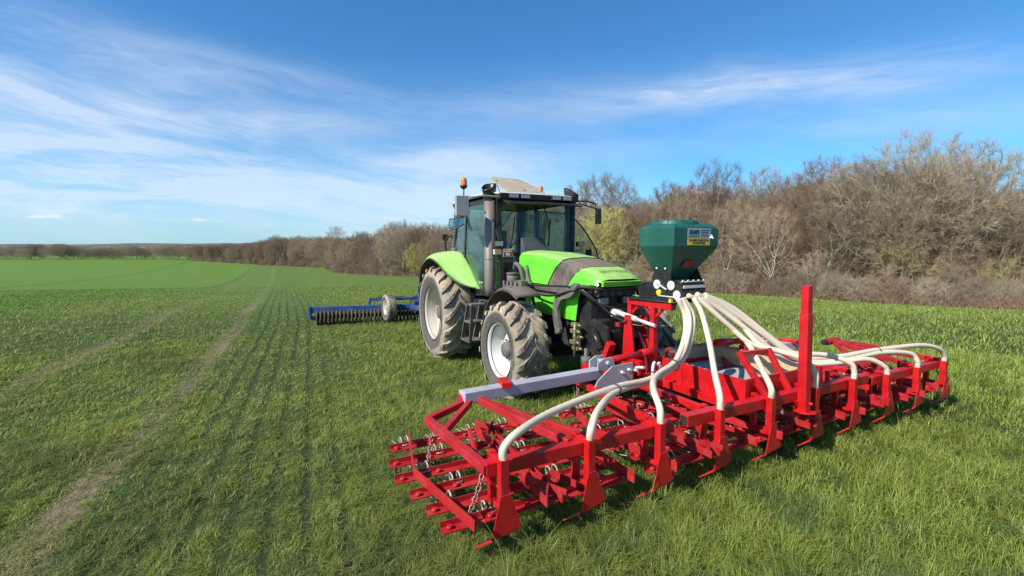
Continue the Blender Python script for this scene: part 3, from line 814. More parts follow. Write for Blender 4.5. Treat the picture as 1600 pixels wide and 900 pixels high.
    p0 = Vector(hp[0]); flat = [Vector(p) - n_ * (Vector(p) - p0).dot(n_) for p in hp]
    mb.add(flat + [p + n_ * .02 for p in flat], [tuple(range(7))[::-1], tuple(range(7, 14))] + [(i, (i + 1) % 7, 7 + (i + 1) % 7, 7 + i) for i in range(7)])
    hh = mb.build('roof_hatch', 'hatch', T, bevel=.008)
    mb = MB(); mb.cyl((.98, -.2, 3.0), (.78, -.2, 3.24), .008, 6); mb.build('hatch_stay', 'black', hh); mb = MB(); mb.cyl((.98, .55, 3.0), (.82, .5, 3.2), .008, 6); mb.build('hatch_stay', 'black', hh); mb = MB()
    for p in (flat[5] * .7 + flat[0] * .3, flat[1] * .8 + flat[4] * .2, flat[2] * .5 + flat[0] * .5):
        mb.cyl(p + n_ * .0, p + n_ * .035, .014, 8)
    mb.build('hatch_bolts', 'black', hh)
    # glass
    def pane(name, pts, par=T):
        mb = MB(); n = len(pts); q = [Vector(p) for p in pts]
        mb.add(q, [tuple(range(n))]); return mb.build(name, 'glass', par, solid=.004)
    pane('windscreen', [(1.87, -.58, 2.0), (1.87, .58, 2.0), (1.82, .63, 2.82), (1.82, -.63, 2.82)])
    pane('side_window', [(.66, -.76, 1.95), (1.08, -.745, 1.34), (1.82, -.64, 1.38), (1.79, -.68, 2.8), (.69, -.73, 2.8)])
    pane('quarter_window', [(-.02, .73, 2.0), (.6, .75, 2.0), (.63, .71, 2.8), (.12, .68, 2.8)])
    pane('quarter_window', [(.12, -.77, 2.0), (.58, -.76, 2.0), (.62, -.72, 2.8), (.25, -.71, 2.8)])
    # rear window swung up and out
    rw = pane('rear_window', [(-.06, -.55, 2.8), (-.06, .55, 2.8), (-.62, .5, 2.42), (-.66, .35, 2.36), (-.66, -.35, 2.36), (-.62, -.5, 2.42)])
    mb = MB(); mb.tube([(-.06, -.55, 2.8), (-.62, -.5, 2.42), (-.66, -.35, 2.36), (-.66, .35, 2.36), (-.62, .5, 2.42), (-.06, .55, 2.8)], .012, 6)
    mb.cyl((-.05, -.5, 2.1), (-.5, -.48, 2.5), .01, 6); mb.cyl((-.05, .5, 2.1), (-.5, .48, 2.5), .01, 6); mb.build('window_frame', 'black', rw)
    # left door standing open, right quarter pane ajar
    dpts = [(.62, .76, 1.97), (.98, .86, 1.42), (1.9, 1.16, 1.42), (1.99, 1.18, 1.62), (1.99, 1.19, 1.84), (1.93, 1.18, 2.05), (1.78, 1.15, 2.27), (1.58, 1.10, 2.5), (1.36, 1.02, 2.70), (.66, .76, 2.78)]
    dn = (Vector((.34, 1.0, 0))).normalized()
    # keep the door flat in its hinge plane
    hinge = Vector((.64, .76, 0)); dv = Vector((1.32, .42, 0)).normalized()
    dflat = [hinge + dv * ((Vector(p) - hinge).dot(dv)) + Vector((0, 0, p[2])) for p in dpts]
    dr = pane('door', dflat)
    tag(dr, 'tall glass door swung open beyond the bonnet')
    mb = MB(); mb.tube(dflat + [dflat[0]], .013, 6); mb.box((1.72, 1.1, 1.75), (1.8, 1.18, 2.05)); mb.build('door_frame', 'black', dr)
    wpn = pane('side_window', [(.62, -.78, 2.62), (.35, -.95, 2.60), (.38, -.97, 2.45), (.60, -.95, 2.40), (.7, -.8, 2.5)])
    mb = MB(); mb.tube([(.62, -.78, 2.62), (.35, -.95, 2.60), (.38, -.97, 2.45), (.60, -.95, 2.40), (.7, -.8, 2.5)], .01, 6); mb.build('window_frame', 'black', wpn)
    # wipers
    mb = MB(); mb.tube([(1.9, .1, 2.86), (1.93, .18, 2.55), (1.93, .22, 2.25)], .011, 6); mb.tube([(1.92, .24, 2.55), (1.93, .2, 2.1)], .014, 6)
    mb.build('wiper', 'black', T)
    # interior
    mb = MB(); mb.box((.25, -.24, 1.6), (.75, .24, 1.85)); mb.box((.18, -.25, 1.8), (.34, .25, 2.42)); mb.box((.18, -.14, 2.42), (.28, .14, 2.6))
    mb.build('seat', 'seat', T, bevel=.05)
    mb = MB(); c = Vector((1.32, .02, 2.10)); nv = Vector((-.55, 0, 1)).normalized(); mb.ring(c, nv, .21, .014, 28, 8)
    u = Vector((0, 1, 0)); v = nv.cross(u)
    for t in (0, 2.1, 4.2): mb.bar(c, c + (u * math.cos(t) + v * math.sin(t)) * .2, .03, .012, nv)
    mb.cyl(c, c - nv * .35, .03, 8); mb.build('steering_wheel', 'black_clean', T)
    mb = MB(); mb.prism([(1.4, 1.45), (1.86, 1.45), (1.86, 1.98), (1.66, 2.14), (1.6, 2.12), (1.42, 1.95)], 'y', -.2, .2)
    mb.build('dashboard', 'dash', T, bevel=.03)
    mb = MB(); mb.prism([(1.88, 1.75), (2.02, 1.75), (2.02, 2.0), (1.92, 2.24), (1.88, 2.24)], 'y', -.30, .14); mb.build('air_box', 'dash', T, bevel=.02)
    mb = MB(); mb.box((.5, -.58, 1.7), (1.0, -.35, 2.0)); mb.box((.9, -.5, 2.05), (.95, -.36, 2.3)); mb.cyl((.95, -.45, 1.9), (1.0, -.45, 2.35), .012, 6)
    mb.cyl((.3, .3, 1.8), (.45, .35, 2.7), .012, 6); mb.cyl((1.2, -.5, 2.1), (1.5, -.55, 2.8), .01, 6)
    mb.build('console', 'black', T)
    # exhaust and intake
    def stack(name, sg, mat, topmat):
        x, y = 1.72, sg * .765
        e_ = T
        mb = MB(); mb.tube([(x, y, 1.30), (x, y, 1.45), (x, y, 2.86)], [.06, .086, .086], 24); mb.ring((x, y, 1.9), (0, 0, 1), .088, .006, 24, 6)
        a = mb.build(name, mat, e_)
        mb = MB()
        rows = []; NS = 28
        for zz, rad, cut in ((2.82, .093, 0), (2.88, .097, 0), (2.95, .103, .35), (3.0, .110, .7), (3.035, .112, 1.0)):
            row = []
            for k in range(NS + 1):
                t = 2 * math.pi * k / NS; cx_, sy_ = math.cos(t), math.sin(t)
                o_ = (sy_ * sg * .8 + cx_ * .6)                 # +1 on the open side
                back = (1 - o_) / 2
                row.append((x + cx_ * rad + .6 * .045 * cut * (o_ > 0) * o_, y + sy_ * rad + sg * .8 * .045 * cut * (o_ > 0) * o_, zz + cut * (.13 * math.sin(back * math.pi / 2) - .06)))
            rows.append(row)
        inner = [tuple(Vector(p).lerp(Vector((x, y, 2.99)), .10) - Vector((0, 0, .004))) for p in rows[-1]]
        deep = [(x + (p[0] - x) * .8, y + (p[1] - y) * .8, 2.90) for p in rows[-1]]
        mb.grid(rows + [inner, deep])
        mb.lathe([(.095, 2.905), (.001, 2.905)], 20, 'Z', (x, y, 0))
        mb.build('rain_cap', topmat, a)
    stack('exhaust_stack', -1, 'exhaust', 'black_clean'); stack('intake_stack', 1, 'black', 'black')
    mb = MB(); mb.box((1.70, -.78, 1.35), (1.85, -.6, 1.42)); mb.bar((1.72, -.72, 2.3), (1.84, -.62, 2.3), .04, .03); mb.bar((1.72, .72, 2.3), (1.84, .62, 2.3), .04, .03); mb.build('stack_bracket', 'black', T)
    # lamps and number plate on the stacks
    for sg in (-1, 1):
        mb = MB(); y = sg * .66 + (-.02 if sg < 0 else .22)
        mb.box((1.84, y - .07, 2.10), (1.90, y + .07, 2.185)); l_ = mb.build('front_lamp', 'black', T)
        mb = MB(); mb.box((1.90, y - .062, 2.107), (1.908, y + .062, 2.178)); mb.build('lamp_lens', 'lens', l_)
        mb = MB(); mb.box((1.84, y - .08, 1.975), (1.89, y + .04, 2.055)); i_ = mb.build('indicator', 'white_steel', T)
        mb = MB(); mb.box((1.89, y - .075, 2.012), (1.897, y + .035, 2.05)); mb.build('indicator_lens', 'amber', i_)
        mb = MB(); mb.bar((1.84, y, 2.0), (1.80, sg * .64, 2.0), .03, .03); mb.build('lamp_bracket', 'black', T)
    mb = MB(); mb.box((1.888, -.615, 1.935), (1.896, -.435, 2.065)); pl = mb.build('number_plate', 'white_lav', T)
    mb = MB(); mb.box((1.896, -.607, 1.943), (1.899, -.443, 2.057)); mb.build('plate_face', 'plate_red', pl)
    text_mesh('plate_text', 'G-LXT\n901', .062, 'white', pl, (1.9005, -.525, 2.0), (R(90), 0, R(90)), width=.145, thick=.001, bold=.0015)
    text_mesh('fender_lettering', 'Agrotron', .05, 'white', T, (1.30, -.742, 1.50), (R(90), 0, R(9)), width=.13, thick=.001)
    # mirrors
    for sg in (-1, 1):
        mb = MB(); mb.tube([(1.95, sg * .66, 2.86), (1.95, sg * .95, 2.87), (1.9, sg * 1.18, 2.84)], .014, 8)
        if sg < 0:
            mb.box((1.80, -1.38, 2.56), (1.88, -1.18, 2.86)); e_ = mb.build('mirror', 'mirror_shell', T, bevel=.03)
            mb = MB(); mb.box((1.79, -1.36, 2.58), (1.795, -1.2, 2.84))
        else:
            mb.tube([(2.05, .7, 2.82), (2.0, 1.14, 2.74)], .012, 6)
            mb.box((1.94, 1.13, 2.49), (2.01, 1.22, 2.75)); e_ = mb.build('mirror', 'black', T, bevel=.02)
            mb = MB(); mb.box((1.93, 1.14, 2.50), (1.936, 1.21, 2.74))
        mb.build('mirror_glass', 'mirror', e_)
    # beacons
    for (x, y, z0, dz) in ((1.62, -1.16, 2.88, .14), (.75, .74, 3.02, .08)):
        mb = MB(); mb.cyl((x, y, z0), (x, y, z0 + dz), .010, 8); mb.lathe([(.02, z0 + dz - .03), (.055, z0 + dz), (.058, z0 + dz + .03), (.05, z0 + dz + .035), (.001, z0 + dz + .035)], 20, 'Z', (x, y, 0))
        if y < 0: mb.tube([(x, y, z0), (1.8, -1.1, 2.86)], .012, 6)
        e_ = mb.build('beacon', 'black_clean', T); zb = z0 + dz + .03
        mb = MB(); mb.lathe([(.052, zb), (.052, zb + .07), (.046, zb + .10), (.03, zb + .118), (.001, zb + .125)], 20, 'Z', (x, y, 0)); mb.build('beacon_lens', 'amber', e_)
    # grab rail behind the cab
    mb = MB(); mb.tube(spline([(-.22, -.82, 2.02), (-.2, -.84, 2.2), (-.05, -.82, 2.3), (.05, -.8, 2.3)], 5), .022, 8); mb.box((-.3, -.88, 2.22), (-.22, -.78, 2.34)); mb.build('grab_rail', 'black', T)
    # rear linkage stub and drawbar
    mb = MB(); mb.box((-.95, -.25, .5), (-.5, .25, .9)); mb.bar((-.6, 0, .45), (-1.35, 0, .45), .1, .06); mb.bar((-.5, .4, .6), (-1.2, .45, .55), .06, .1); mb.bar((-.5, -.4, .6), (-1.2, -.45, .55), .06, .1); mb.build('rear_linkage', 'underbody', T)
    return T
build_tractor()

# ------------------------------------------------------------------ red tine harrow on the front linkage (x forward, y left)
def chain(mb, p, q, n, sag=.03):
    P = [Vector(p).lerp(Vector(q), i / n) + Vector((0, 0, -sag * math.sin(math.pi * i / n))) for i in range(n + 1)]
    for i in range(n):
        a, b = P[i], P[i + 1]; d = (b - a).normalized(); s_ = d.cross(Vector((0, 0, 1)) if abs(d.z) < .9 else Vector((1, 0, 0))).normalized(); t_ = d.cross(s_)
        w_ = s_ if i % 2 else t_; c = (a + b) / 2; L = (b - a).length * .62; W = .016
        mb.tube([c + d * (L * math.cos(k)) + w_ * (W * math.sin(k)) for k in np.linspace(0, 2 * np.pi, 10, endpoint=False)], .0055, 5, False, closed=True)

def build_harrow():
    T = empty('tine_harrow', 'bright red mounted tine harrow with empty weight box in front of the tractor', 'harrow', (IO[0], IO[1], 0), HI - math.pi / 2)
    S_ = .687
    # solid toolbars; black end plates stand in for the shade inside open tubes
    def dark_end_bar(name, p, q, w_=.085, h_=.095):
        mb = MB(); mb.bar(p, q, w_, h_); o = mb.build(name, 'red', T, bevel=.006)
        d = (Vector(q) - Vector(p)).normalized()
        for e, s in ((p, -1), (q, 1)):
            mb = MB(); mb.bar(Vector(e) + d * s * .001, Vector(e) + d * s * .003, w_ - .02, h_ - .02); mb.build('bore_shade', 'black_clean', o)
    dark_end_bar('toolbar', (-.055, -3.2, .622), (-.055, -1.52, .622)); dark_end_bar('toolbar', (-.055, -1.37, .635), (-.055, 1.42, .635), .09, .10); dark_end_bar('toolbar', (-.055, 1.5, .60), (-.055, 3.10, .60))
    # coulters: square seed tube plus a plate with its tip turned back
    for i in range(10):
        u = (i - 4.5) * S_ + (-.01 if i == 0 else 0)
        mb = MB(); mb.bar((.03, u, .36), (.03, u, .705 if i < 7 else .665), .062, .062)
        mb.bar((-.14, u - .0, .33), (-.14, u, .70), .05, .05); mb.bar((-.165, u, .67), (-.0, u, .68), .05, .03)
        mb.bar((-.14, u, .36), (.03, u, .36), .04, .03)
        c_ = mb.build('coulter', 'red', T, bevel=.004)
        mb = MB()
        A = [(.070, u - .034, .475), (.070, u + .034, .475), (.070, u + .122, .235), (.070, u - .102, .192)]
        B = [(.062, a[1], a[2]) for a in A]
        mb.add(A + B, [(0, 1, 2, 3), (7, 6, 5, 4), (0, 4, 5, 1), (1, 5, 6, 2), (2, 6, 7, 3), (3, 7, 4, 0)])
        mb.bar((.062, u + .10, .226), (.055, u - .10, .192), .012, .012); mb.bar((.060, u - .095, .194), (.0, u - .20, .135), .008, .016, (0, .5, 1), w2=.004, h2=.008)
        mb.build('coulter_share', 'red', c_)
    # wing frames
    def wing(sg):
        mb = MB()
        Y = lambda v: v * sg
        ap = (-1.15, Y(-2.80), .735); co = (-.98, Y(-3.29), .665)
        mb.bar(ap, co, .055, .055); mb.bar(co, (-.02, Y(-3.19), .63), .06, .06)
        mb.bar(ap, (-.08, Y(-2.5), .655), .06, .06); mb.bar((-1.08, Y(-2.87), .72), (-.70, Y(-3.24), .66), .045, .055)
        mb.bar((-1.08, Y(-2.74), .72), (-.62, Y(-2.35), .60), .05, .03); mb.bar((-.62, Y(-2.35), .60), (-.1, Y(-2.2), .6), .05, .05)
        mb.cyl((-1.15, Y(-2.95), .735), (-1.15, Y(-2.66), .735), .05, 14)
        mb.bar((-.75, Y(-3.02), .62), (-.45, Y(-3.05), .40), .03, .03)
        o = mb.build('wing_frame', 'red_flat', T, bevel=.004)
        mb = MB(); mb.cyl((-1.15, Y(-2.69), .735), (-1.15, Y(-2.60), .735), .042, 14); mb.build('pivot_bush', 'black', o)
        mb = MB(); chain(mb, (-.98, Y(-3.24), .65), (-.86, Y(-3.33), .37), 9); mb.build('chain', 'chain', T)
        mb = MB(); chain(mb, (-.12, Y(-3.17), .60), (-.02, Y(-3.32), .37), 9); mb.build('chain', 'chain', T)
        mb = MB(); chain(mb, (-.95, Y(-2.3), .6), (-1.05, Y(-2.1), .37), 8); mb.build('chain', 'chain', T)
        # inner support frame
        mb = MB(); ap = (-1.66, Y(-1.10), .70); co = (-1.50, Y(-1.50), .66)
        mb.bar(ap, co, .055, .055); mb.bar(co, (-.10, Y(-1.62), .63), .06, .06); mb.bar(ap, (-.1, Y(-.95), .62), .055, .055)
        mb.bar((-1.58, Y(-1.30), .68), (-1.30, Y(-1.49), .62), .045, .05); mb.bar((-1.62, Y(-1.0), .70), (-1.2, Y(-.62), .62), .05, .05)
        mb.cyl((-1.66, Y(-1.22), .70), (-1.66, Y(-.96), .70), .05, 14)
        o = mb.build('support_frame', 'red', T, bevel=.004)
        mb = MB(); mb.cyl((-1.64, Y(-.97), .70), (-1.64, Y(-.90), .70), .05, 14); mb.build('pivot_bush', 'black', o)
        mb = MB(); chain(mb, (-1.45, Y(-1.45), .64), (-1.35, Y(-1.52), .37), 8); mb.build('chain', 'chain', T)
    wing(-1); wing(1)
    # harrow sections: six angle-iron bars with cross bars and spring tines
    rng = random.Random(3)
    for si, (u0, u1) in enumerate([(-3.5, -1.98), (-1.78, -.55), (-.45, .85), (.95, 2.15), (2.25, 3.15)]):
        fs = [-1.38, -1.08, -.80, -.52, -.27, -.035]
        mb = MB(); off = [.0, -.08, -.10, -.06, -.02, .0]
        zb = .29
        for k, f in enumerate(fs):
            o_ = off[k] if si == 0 else (.0 if k % 2 else .06)
            a, b = u0 + o_, u1 - (.0 if si else .05 * (5 - k) * .5)
            mb.bar((f, a, zb), (f, b, zb), .075, .009); mb.bar((f - .036, a, zb + .02), (f - .036, b, zb + .02), .008, .045)
            n = int((b - a) / .3)
            for j in range(n + 1):
                u = a + .05 + j * (b - a - .1) / max(1, n); mb.cyl((f, u, zb), (f, u, zb + .028), .021, 6)
        L_ = u1 - u0
        z2 = zb + .055
        mb.bar((-1.42, u0 + .17, z2 + .06), (-.72, u0 + .02, z2 + .03), .009, .085); mb.bar((-.72, u0 + .02, z2 + .03), (.12, u0 + .16, z2 + .015), .009, .075)
        for c in (.52, .60):
            mb.bar((-1.35, u0 + L_ * c, z2 + .03), (.12, u0 + L_ * (c - .07), z2 + .03), .012, .06)
        mb.bar((-1.40, u1 - .35, z2), (-.75, u1 - .02, z2 + .02), .01, .07); mb.bar((-.75, u1 - .02, z2 + .02), (.08, u1 - .04, z2), .01, .08)
        for f, c in ((-1.2, .57), (-.9, .50), (-.25, .48), (-.02, .5)):
            mb.bar((f - .12, u0 + L_ * c - .09, z2 + .09), (f + .12, u0 + L_ * c + .09, z2 + .05), .012, .05)
            mb.bar((f - .1, u0 + L_ * c + .09, z2 + .07), (f + .12, u0 + L_ * c - .07, z2 + .07), .012, .05)
        if si in (1, 2, 3):
            mb.bar((-.55, u0 + L_ * .75, z2 + .04), (-.1, u0 + L_ * .72, z2 + .04), .07, .012)
            mb.bar((-1.0, u0 + L_ * .30, z2 + .12), (-.1, u0 + L_ * .30, z2 + .12), .035, .04); mb.bar((-.95, u0 + L_ * .3, z2 + .16), (-.85, u0 + L_ * .5, z2 + .02), .04, .02)
            mb.bar((-.5, u0 + L_ * .3, z2 + .16), (-.4, u0 + L_ * .5, z2 + .02), .04, .02)
        else:
            mb.bar((-.8, u0 + L_ * .50, z2 + .16), (-.45, u0 + L_ * .56, z2 + .02), .025, .010)
            mb.bar((-.25, u0 + L_ * .62, z2 + .03), (.0, u0 + L_ * .66, z2 + .03), .012, .05)
        sec = mb.build('harrow_section', 'red_flat', T)
        cnt = 0
        for k, f in enumerate(fs):
            for j in range([4, 3, 3, 4, 3, 3][k]):
                if cnt >= 20: break
                u = u0 + .14 + (j + .5 * (k % 2)) * (L_ - .2) / [4, 3, 3, 4, 3, 3][k]
                mb = MB()
                for e in (-.03, .03): mb.ring((f - .085, u + e, zb + .03), (0, 1, .1), .042, .0075, 14, 5)
                for e in (-.03, .03):
                    mb.tube([(f - .085, u + e, zb - .022), (f - .20, u + e, zb - .055), (f - .42, u + e, zb - .085), (f - .50, u + e, zb - .16)], .0048, 5)
                mb.tube([(f - .07, u - .03, zb + .01), (f - .02, u - .03, zb + .02), (f - .02, u + .03, zb + .02), (f - .07, u + .03, zb + .01)], .0055, 5)
                mb.build('tine', 'tine', sec); cnt += 1
    # grey beams at the back
    for sg in (-1, 1):
        mb = MB(); mb.bar((-1.12, sg * (2.93 if sg < 0 else 2.1), .765), (-1.22, sg * 1.35, .765), .13, .10); g = mb.build('grey_beam', 'grey_lav', T, bevel=.006)
        mb = MB(); mb.prism([(sg * 1.42, .81), (sg * 1.42, .89), (sg * 1.34, .93), (sg * 1.24, .93), (sg * 1.18, .81)], 'x', -1.16, -1.14)
        mb.prism([(sg * 1.42, .81), (sg * 1.42, .89), (sg * 1.34, .93), (sg * 1.24, .93), (sg * 1.18, .81)], 'x', -1.30, -1.28)
        mb.prism([(sg * 1.55, .66), (sg * 1.50, .74), (sg * 1.32, .87), (sg * 1.05, .88), (sg * 1.05, .70), (sg * 1.3, .66)], 'x', -1.05, -1.035)
        mb.cyl((-1.32, sg * 1.3, .88), (-1.1, sg * 1.3, .88), .025, 10); mb.build('hinge_plate', paint('grey_bracket', (.36, .36, .38), .45, .3), g)
        mb = MB(); uc = 2.5 if sg < 0 else 1.8; mb.bar((-1.05, sg * (uc + .02), .83), (-1.25, sg * (uc - .03), .83), .09, .05); mb.build('red_clamp', 'red', g, bevel=.004)
        mb = MB(); mb.cyl((-1.2, sg * 1.3, .885), (-1.25, sg * .7, .90), .035, 14); mb.cyl((-1.25, sg * .75, .9), (-1.27, sg * .5, .905), .045, 14); mb.build('fold_ram', 'red', T)
    # clutter between beam and box
    mb = MB()
    for sg in (-1, 1):
        mb.box((-1.25, sg * 1.08, .66), (-1.12, sg * .95, .86)); mb.box((-1.2, sg * .9, .70), (-1.1, sg * .84, .86)); mb.bar((-1.6, sg * .75, .60), (-1.6, sg * .2, .60), .08, .08)
    mb.bar((-1.62, -1.0, .60), (-1.62, 1.0, .60), .09, .09); mb.bar((-1.2, -.9, .56), (-1.2, .95, .56), .08, .08); mb.bar((-1.6, -.45, .55), (-.1, -.45, .55), .08, .08); mb.bar((-1.6, .65, .55), (-.1, .65, .55), .08, .08)
    mb.bar((-1.55, -1.04, .70), (-1.40, -1.04, 1.02), .09, .07, mi=0)
    mb.build('chassis_frame', 'red', T, bevel=.004)
    mb = MB()
    for k in range(4): mb.cyl((-1.18, -1.2 + k * .09, .78), (-1.0, -1.2 + k * .09, .80 + .02 * (k % 2)), .016, 8)
    mb.tube(spline([(-1.0, -.78, .86), (-.98, -.82, .82), (-.97, -.83, .72), (-.98, -.80, .64)], 4), .018, 8); mb.bar((-1.0, -.72, .85), (-1.0, -.66, .66), .03, .03)
    mb.build('linkage_pins', 'white_steel', T)
    # headstock
    mb = MB()
    for u in (-.62, -.38):
        mb.prism([(-1.70, .58), (-1.45, .58), (-1.56, 1.28), (-1.66, 1.28)], 'y', u - .012, u + .012)
    mb.cyl((-1.62, -.66, 1.22), (-1.62, -.34, 1.22), .02, 10)
    for u in (-.95, -.05): mb.prism([(-1.72, .5), (-1.5, .5), (-1.5, .75), (-1.72, .72)], 'y', u - .015, u + .015)
    mb.build('headstock', 'red', T, bevel=.004)
    # weight box
    z0, z1 = .585, .82; x0, x1, u0, u1 = -1.62, -.19, -.42, .80
    mb = MB(); t = .025
    mb.box((x0, u0, z0), (x1, u0 + .012, z1)); mb.box((x0, u1 - .012, z0), (x1, u1, z1)); mb.box((x0, u0 + .013, z0), (x0 + .012, u1 - .013, z1)); mb.box((x1 - .012, u0 + .013, z0), (x1, u1 - .013, z1))
    mb.box((x1 + .001, u0 - .012, z0 - .03), (x1 + .02, u0 + .04, z1 + .002)); mb.box((-.95, u0 - .008, z0 + .002), (-.94, u0 - .001, z1 - .002))
    mb.box((x1 + .001, u1 - .04, z0 - .03), (x1 + .02, u1 + .012, z1 + .002))
    bx = mb.build('weight_box', 'red', T)
    mb = MB(); a = .0135
    mb.box((x0 + a, u0 + a, z0 + .02), (x1 - a, u0 + a + .015, z1 - .004)); mb.box((x0 + a, u1 - a - .015, z0 + .02), (x1 - a, u1 - a, z1 - .004))
    mb.box((x0 + a, u0 + .03, z0 + .02), (x0 + a + .015, u1 - .03, z1 - .004)); mb.box((x1 - a - .015, u0 + .03, z0 + .02), (x1 - a, u1 - .03, z1 - .004)); mb.build('plywood_lining', 'wood', bx)
    mb = MB(); mb.box((x0 + .014, u0 + .014, z0 + .004), (x1 - .014, u1 - .014, z0 + .012)); mb.build('box_floor', 'chequer', bx)
    mb = MB(); mb.box((x0 - .01, u0 - .045, z0 - .04), (x1 - .02, u0 + .03, z0 - .005)); mb.box((x0, u1 - .03, z0 - .035), (x1 - .02, u1 + .03, z0 - .005)); mb.build('box_rail', 'white_steel', bx)
    # A-shaped bracket in front of the box
    mb = MB(); zt_ = 1.045
    L1, L2 = (-.36, -.29, zt_), (-.36, .16, zt_ - .01); B1, B2 = (-.02, -.21, .55), (-.02, .13, .545)
    mb.bar(L1, B1, .05, .05, (0, 1, 0)); mb.bar(L2, B2, .05, .05, (0, 1, 0)); mb.bar((-.36, -.27, zt_ - .02), (-.36, .14, zt_ - .03), .045, .045)
    for b_ in (B1, B2): mb.prism([(b_[1] - .09, .60), (b_[1] + .06, .60), (b_[1] + .06, .52), (b_[1] + .02, .50), (b_[1] - .04, .54)], 'x', .0, .012)
    ar = mb.build('stand_bracket', 'red', T, bevel=.004)
    mb = MB()
    for b_ in (B1, B2): mb.cyl((.012, b_[1] + .02, .54), (.05, b_[1] + .02, .54), .018, 6)
    mb.build('bolt', 'steel', ar)
    # upright post with foot plate
    mb = MB(); mb.bar((.04, .15, .50), (.02, .15, 1.45), .085, .085); mb.bar((.02, .15, 1.45), (.015, .15, 1.715), .072, .072)
    mb.lathe([(.0, .495), (.10, .495), (.10, .505), (.0, .505)], 18, 'Z', (.05, .15, 0)); mb.cyl((.08, .17, .58), (.11, .17, .58), .018, 8)
    mb.build('upright_post', 'red', T, bevel=.005)
    # frame that carries the seeder
    mb = MB(); mb.bar((-1.70, -.52, 1.44), (-.97, -.56, 1.44), .07, .07); mb.bar((-1.67, -.52, .6), (-1.67, -.52, 1.41), .065, .065); mb.bar((-1.27, -.54, .6), (-1.27, -.54, 1.41), .065, .065)
    mb.bar((-1.64, -.52, 1.30), (-1.52, -.52, 1.41), .03, .03); mb.bar((-1.30, -.54, 1.30), (-1.42, -.54, 1.41), .03, .03); mb.bar((-1.24, -.54, 1.30), (-1.12, -.54, 1.41), .03, .03)
    o = mb.build('seeder_frame', 'red', T, bevel=.004)
    mb = MB(); mb.bar((-.969, -.56, 1.44), (-.960, -.56, 1.44), .055, .055); mb.build('bore_shade', 'black_clean', o)  # black plate paints the shade inside the open tube end
    # small levers and hooks seen behind the box
    mb = MB()
    for (x, y, z, h_) in ((-1.6, .0, .64, .17), (-1.6, .1, .64, .12), (-1.62, .3, .62, .24), (-1.5, -.15, .66, .10)): mb.bar((x, y, z), (x + .02, y, z + h_), .03, .02)
    mb.build('adjusting_levers', 'red', T)
    # right-hand lattice panel beside the box
    mb = MB(); mb.bar((-.12, .80, .56), (-.12, .80, .78), .02, .06); mb.bar((-.12, .83, .56), (-.7, 1.4, .66), .03, .05)
    for k in range(5): mb.bar((-.2 - k * .25, .95, .63), (-.2 - k * .25, 2.0, .63), .07, .012)
    mb.bar((-.15, 1.0, .65), (-1.25, 1.0, .65), .06, .012); mb.bar((-.15, 1.6, .65), (-1.25, 1.6, .65), .06, .012)
    mb.bar((-.1, 2.05, .62), (-.9, 2.6, .67), .04, .05); mb.bar((-.9, 2.6, .67), (-1.1, 2.9, .72), .012, .012)
    mb.box((-.22, 1.9, .40), (-.12, 2.0, .72)); mb.box((-.55, 2.78, .58), (-.45, 2.88, .74)); mb.bar((-.5, 2.8, .7), (-.3, 3.1, .64), .09, .02)
    mb.build('lattice_frame', 'red_flat', T)
    return T
build_harrow()

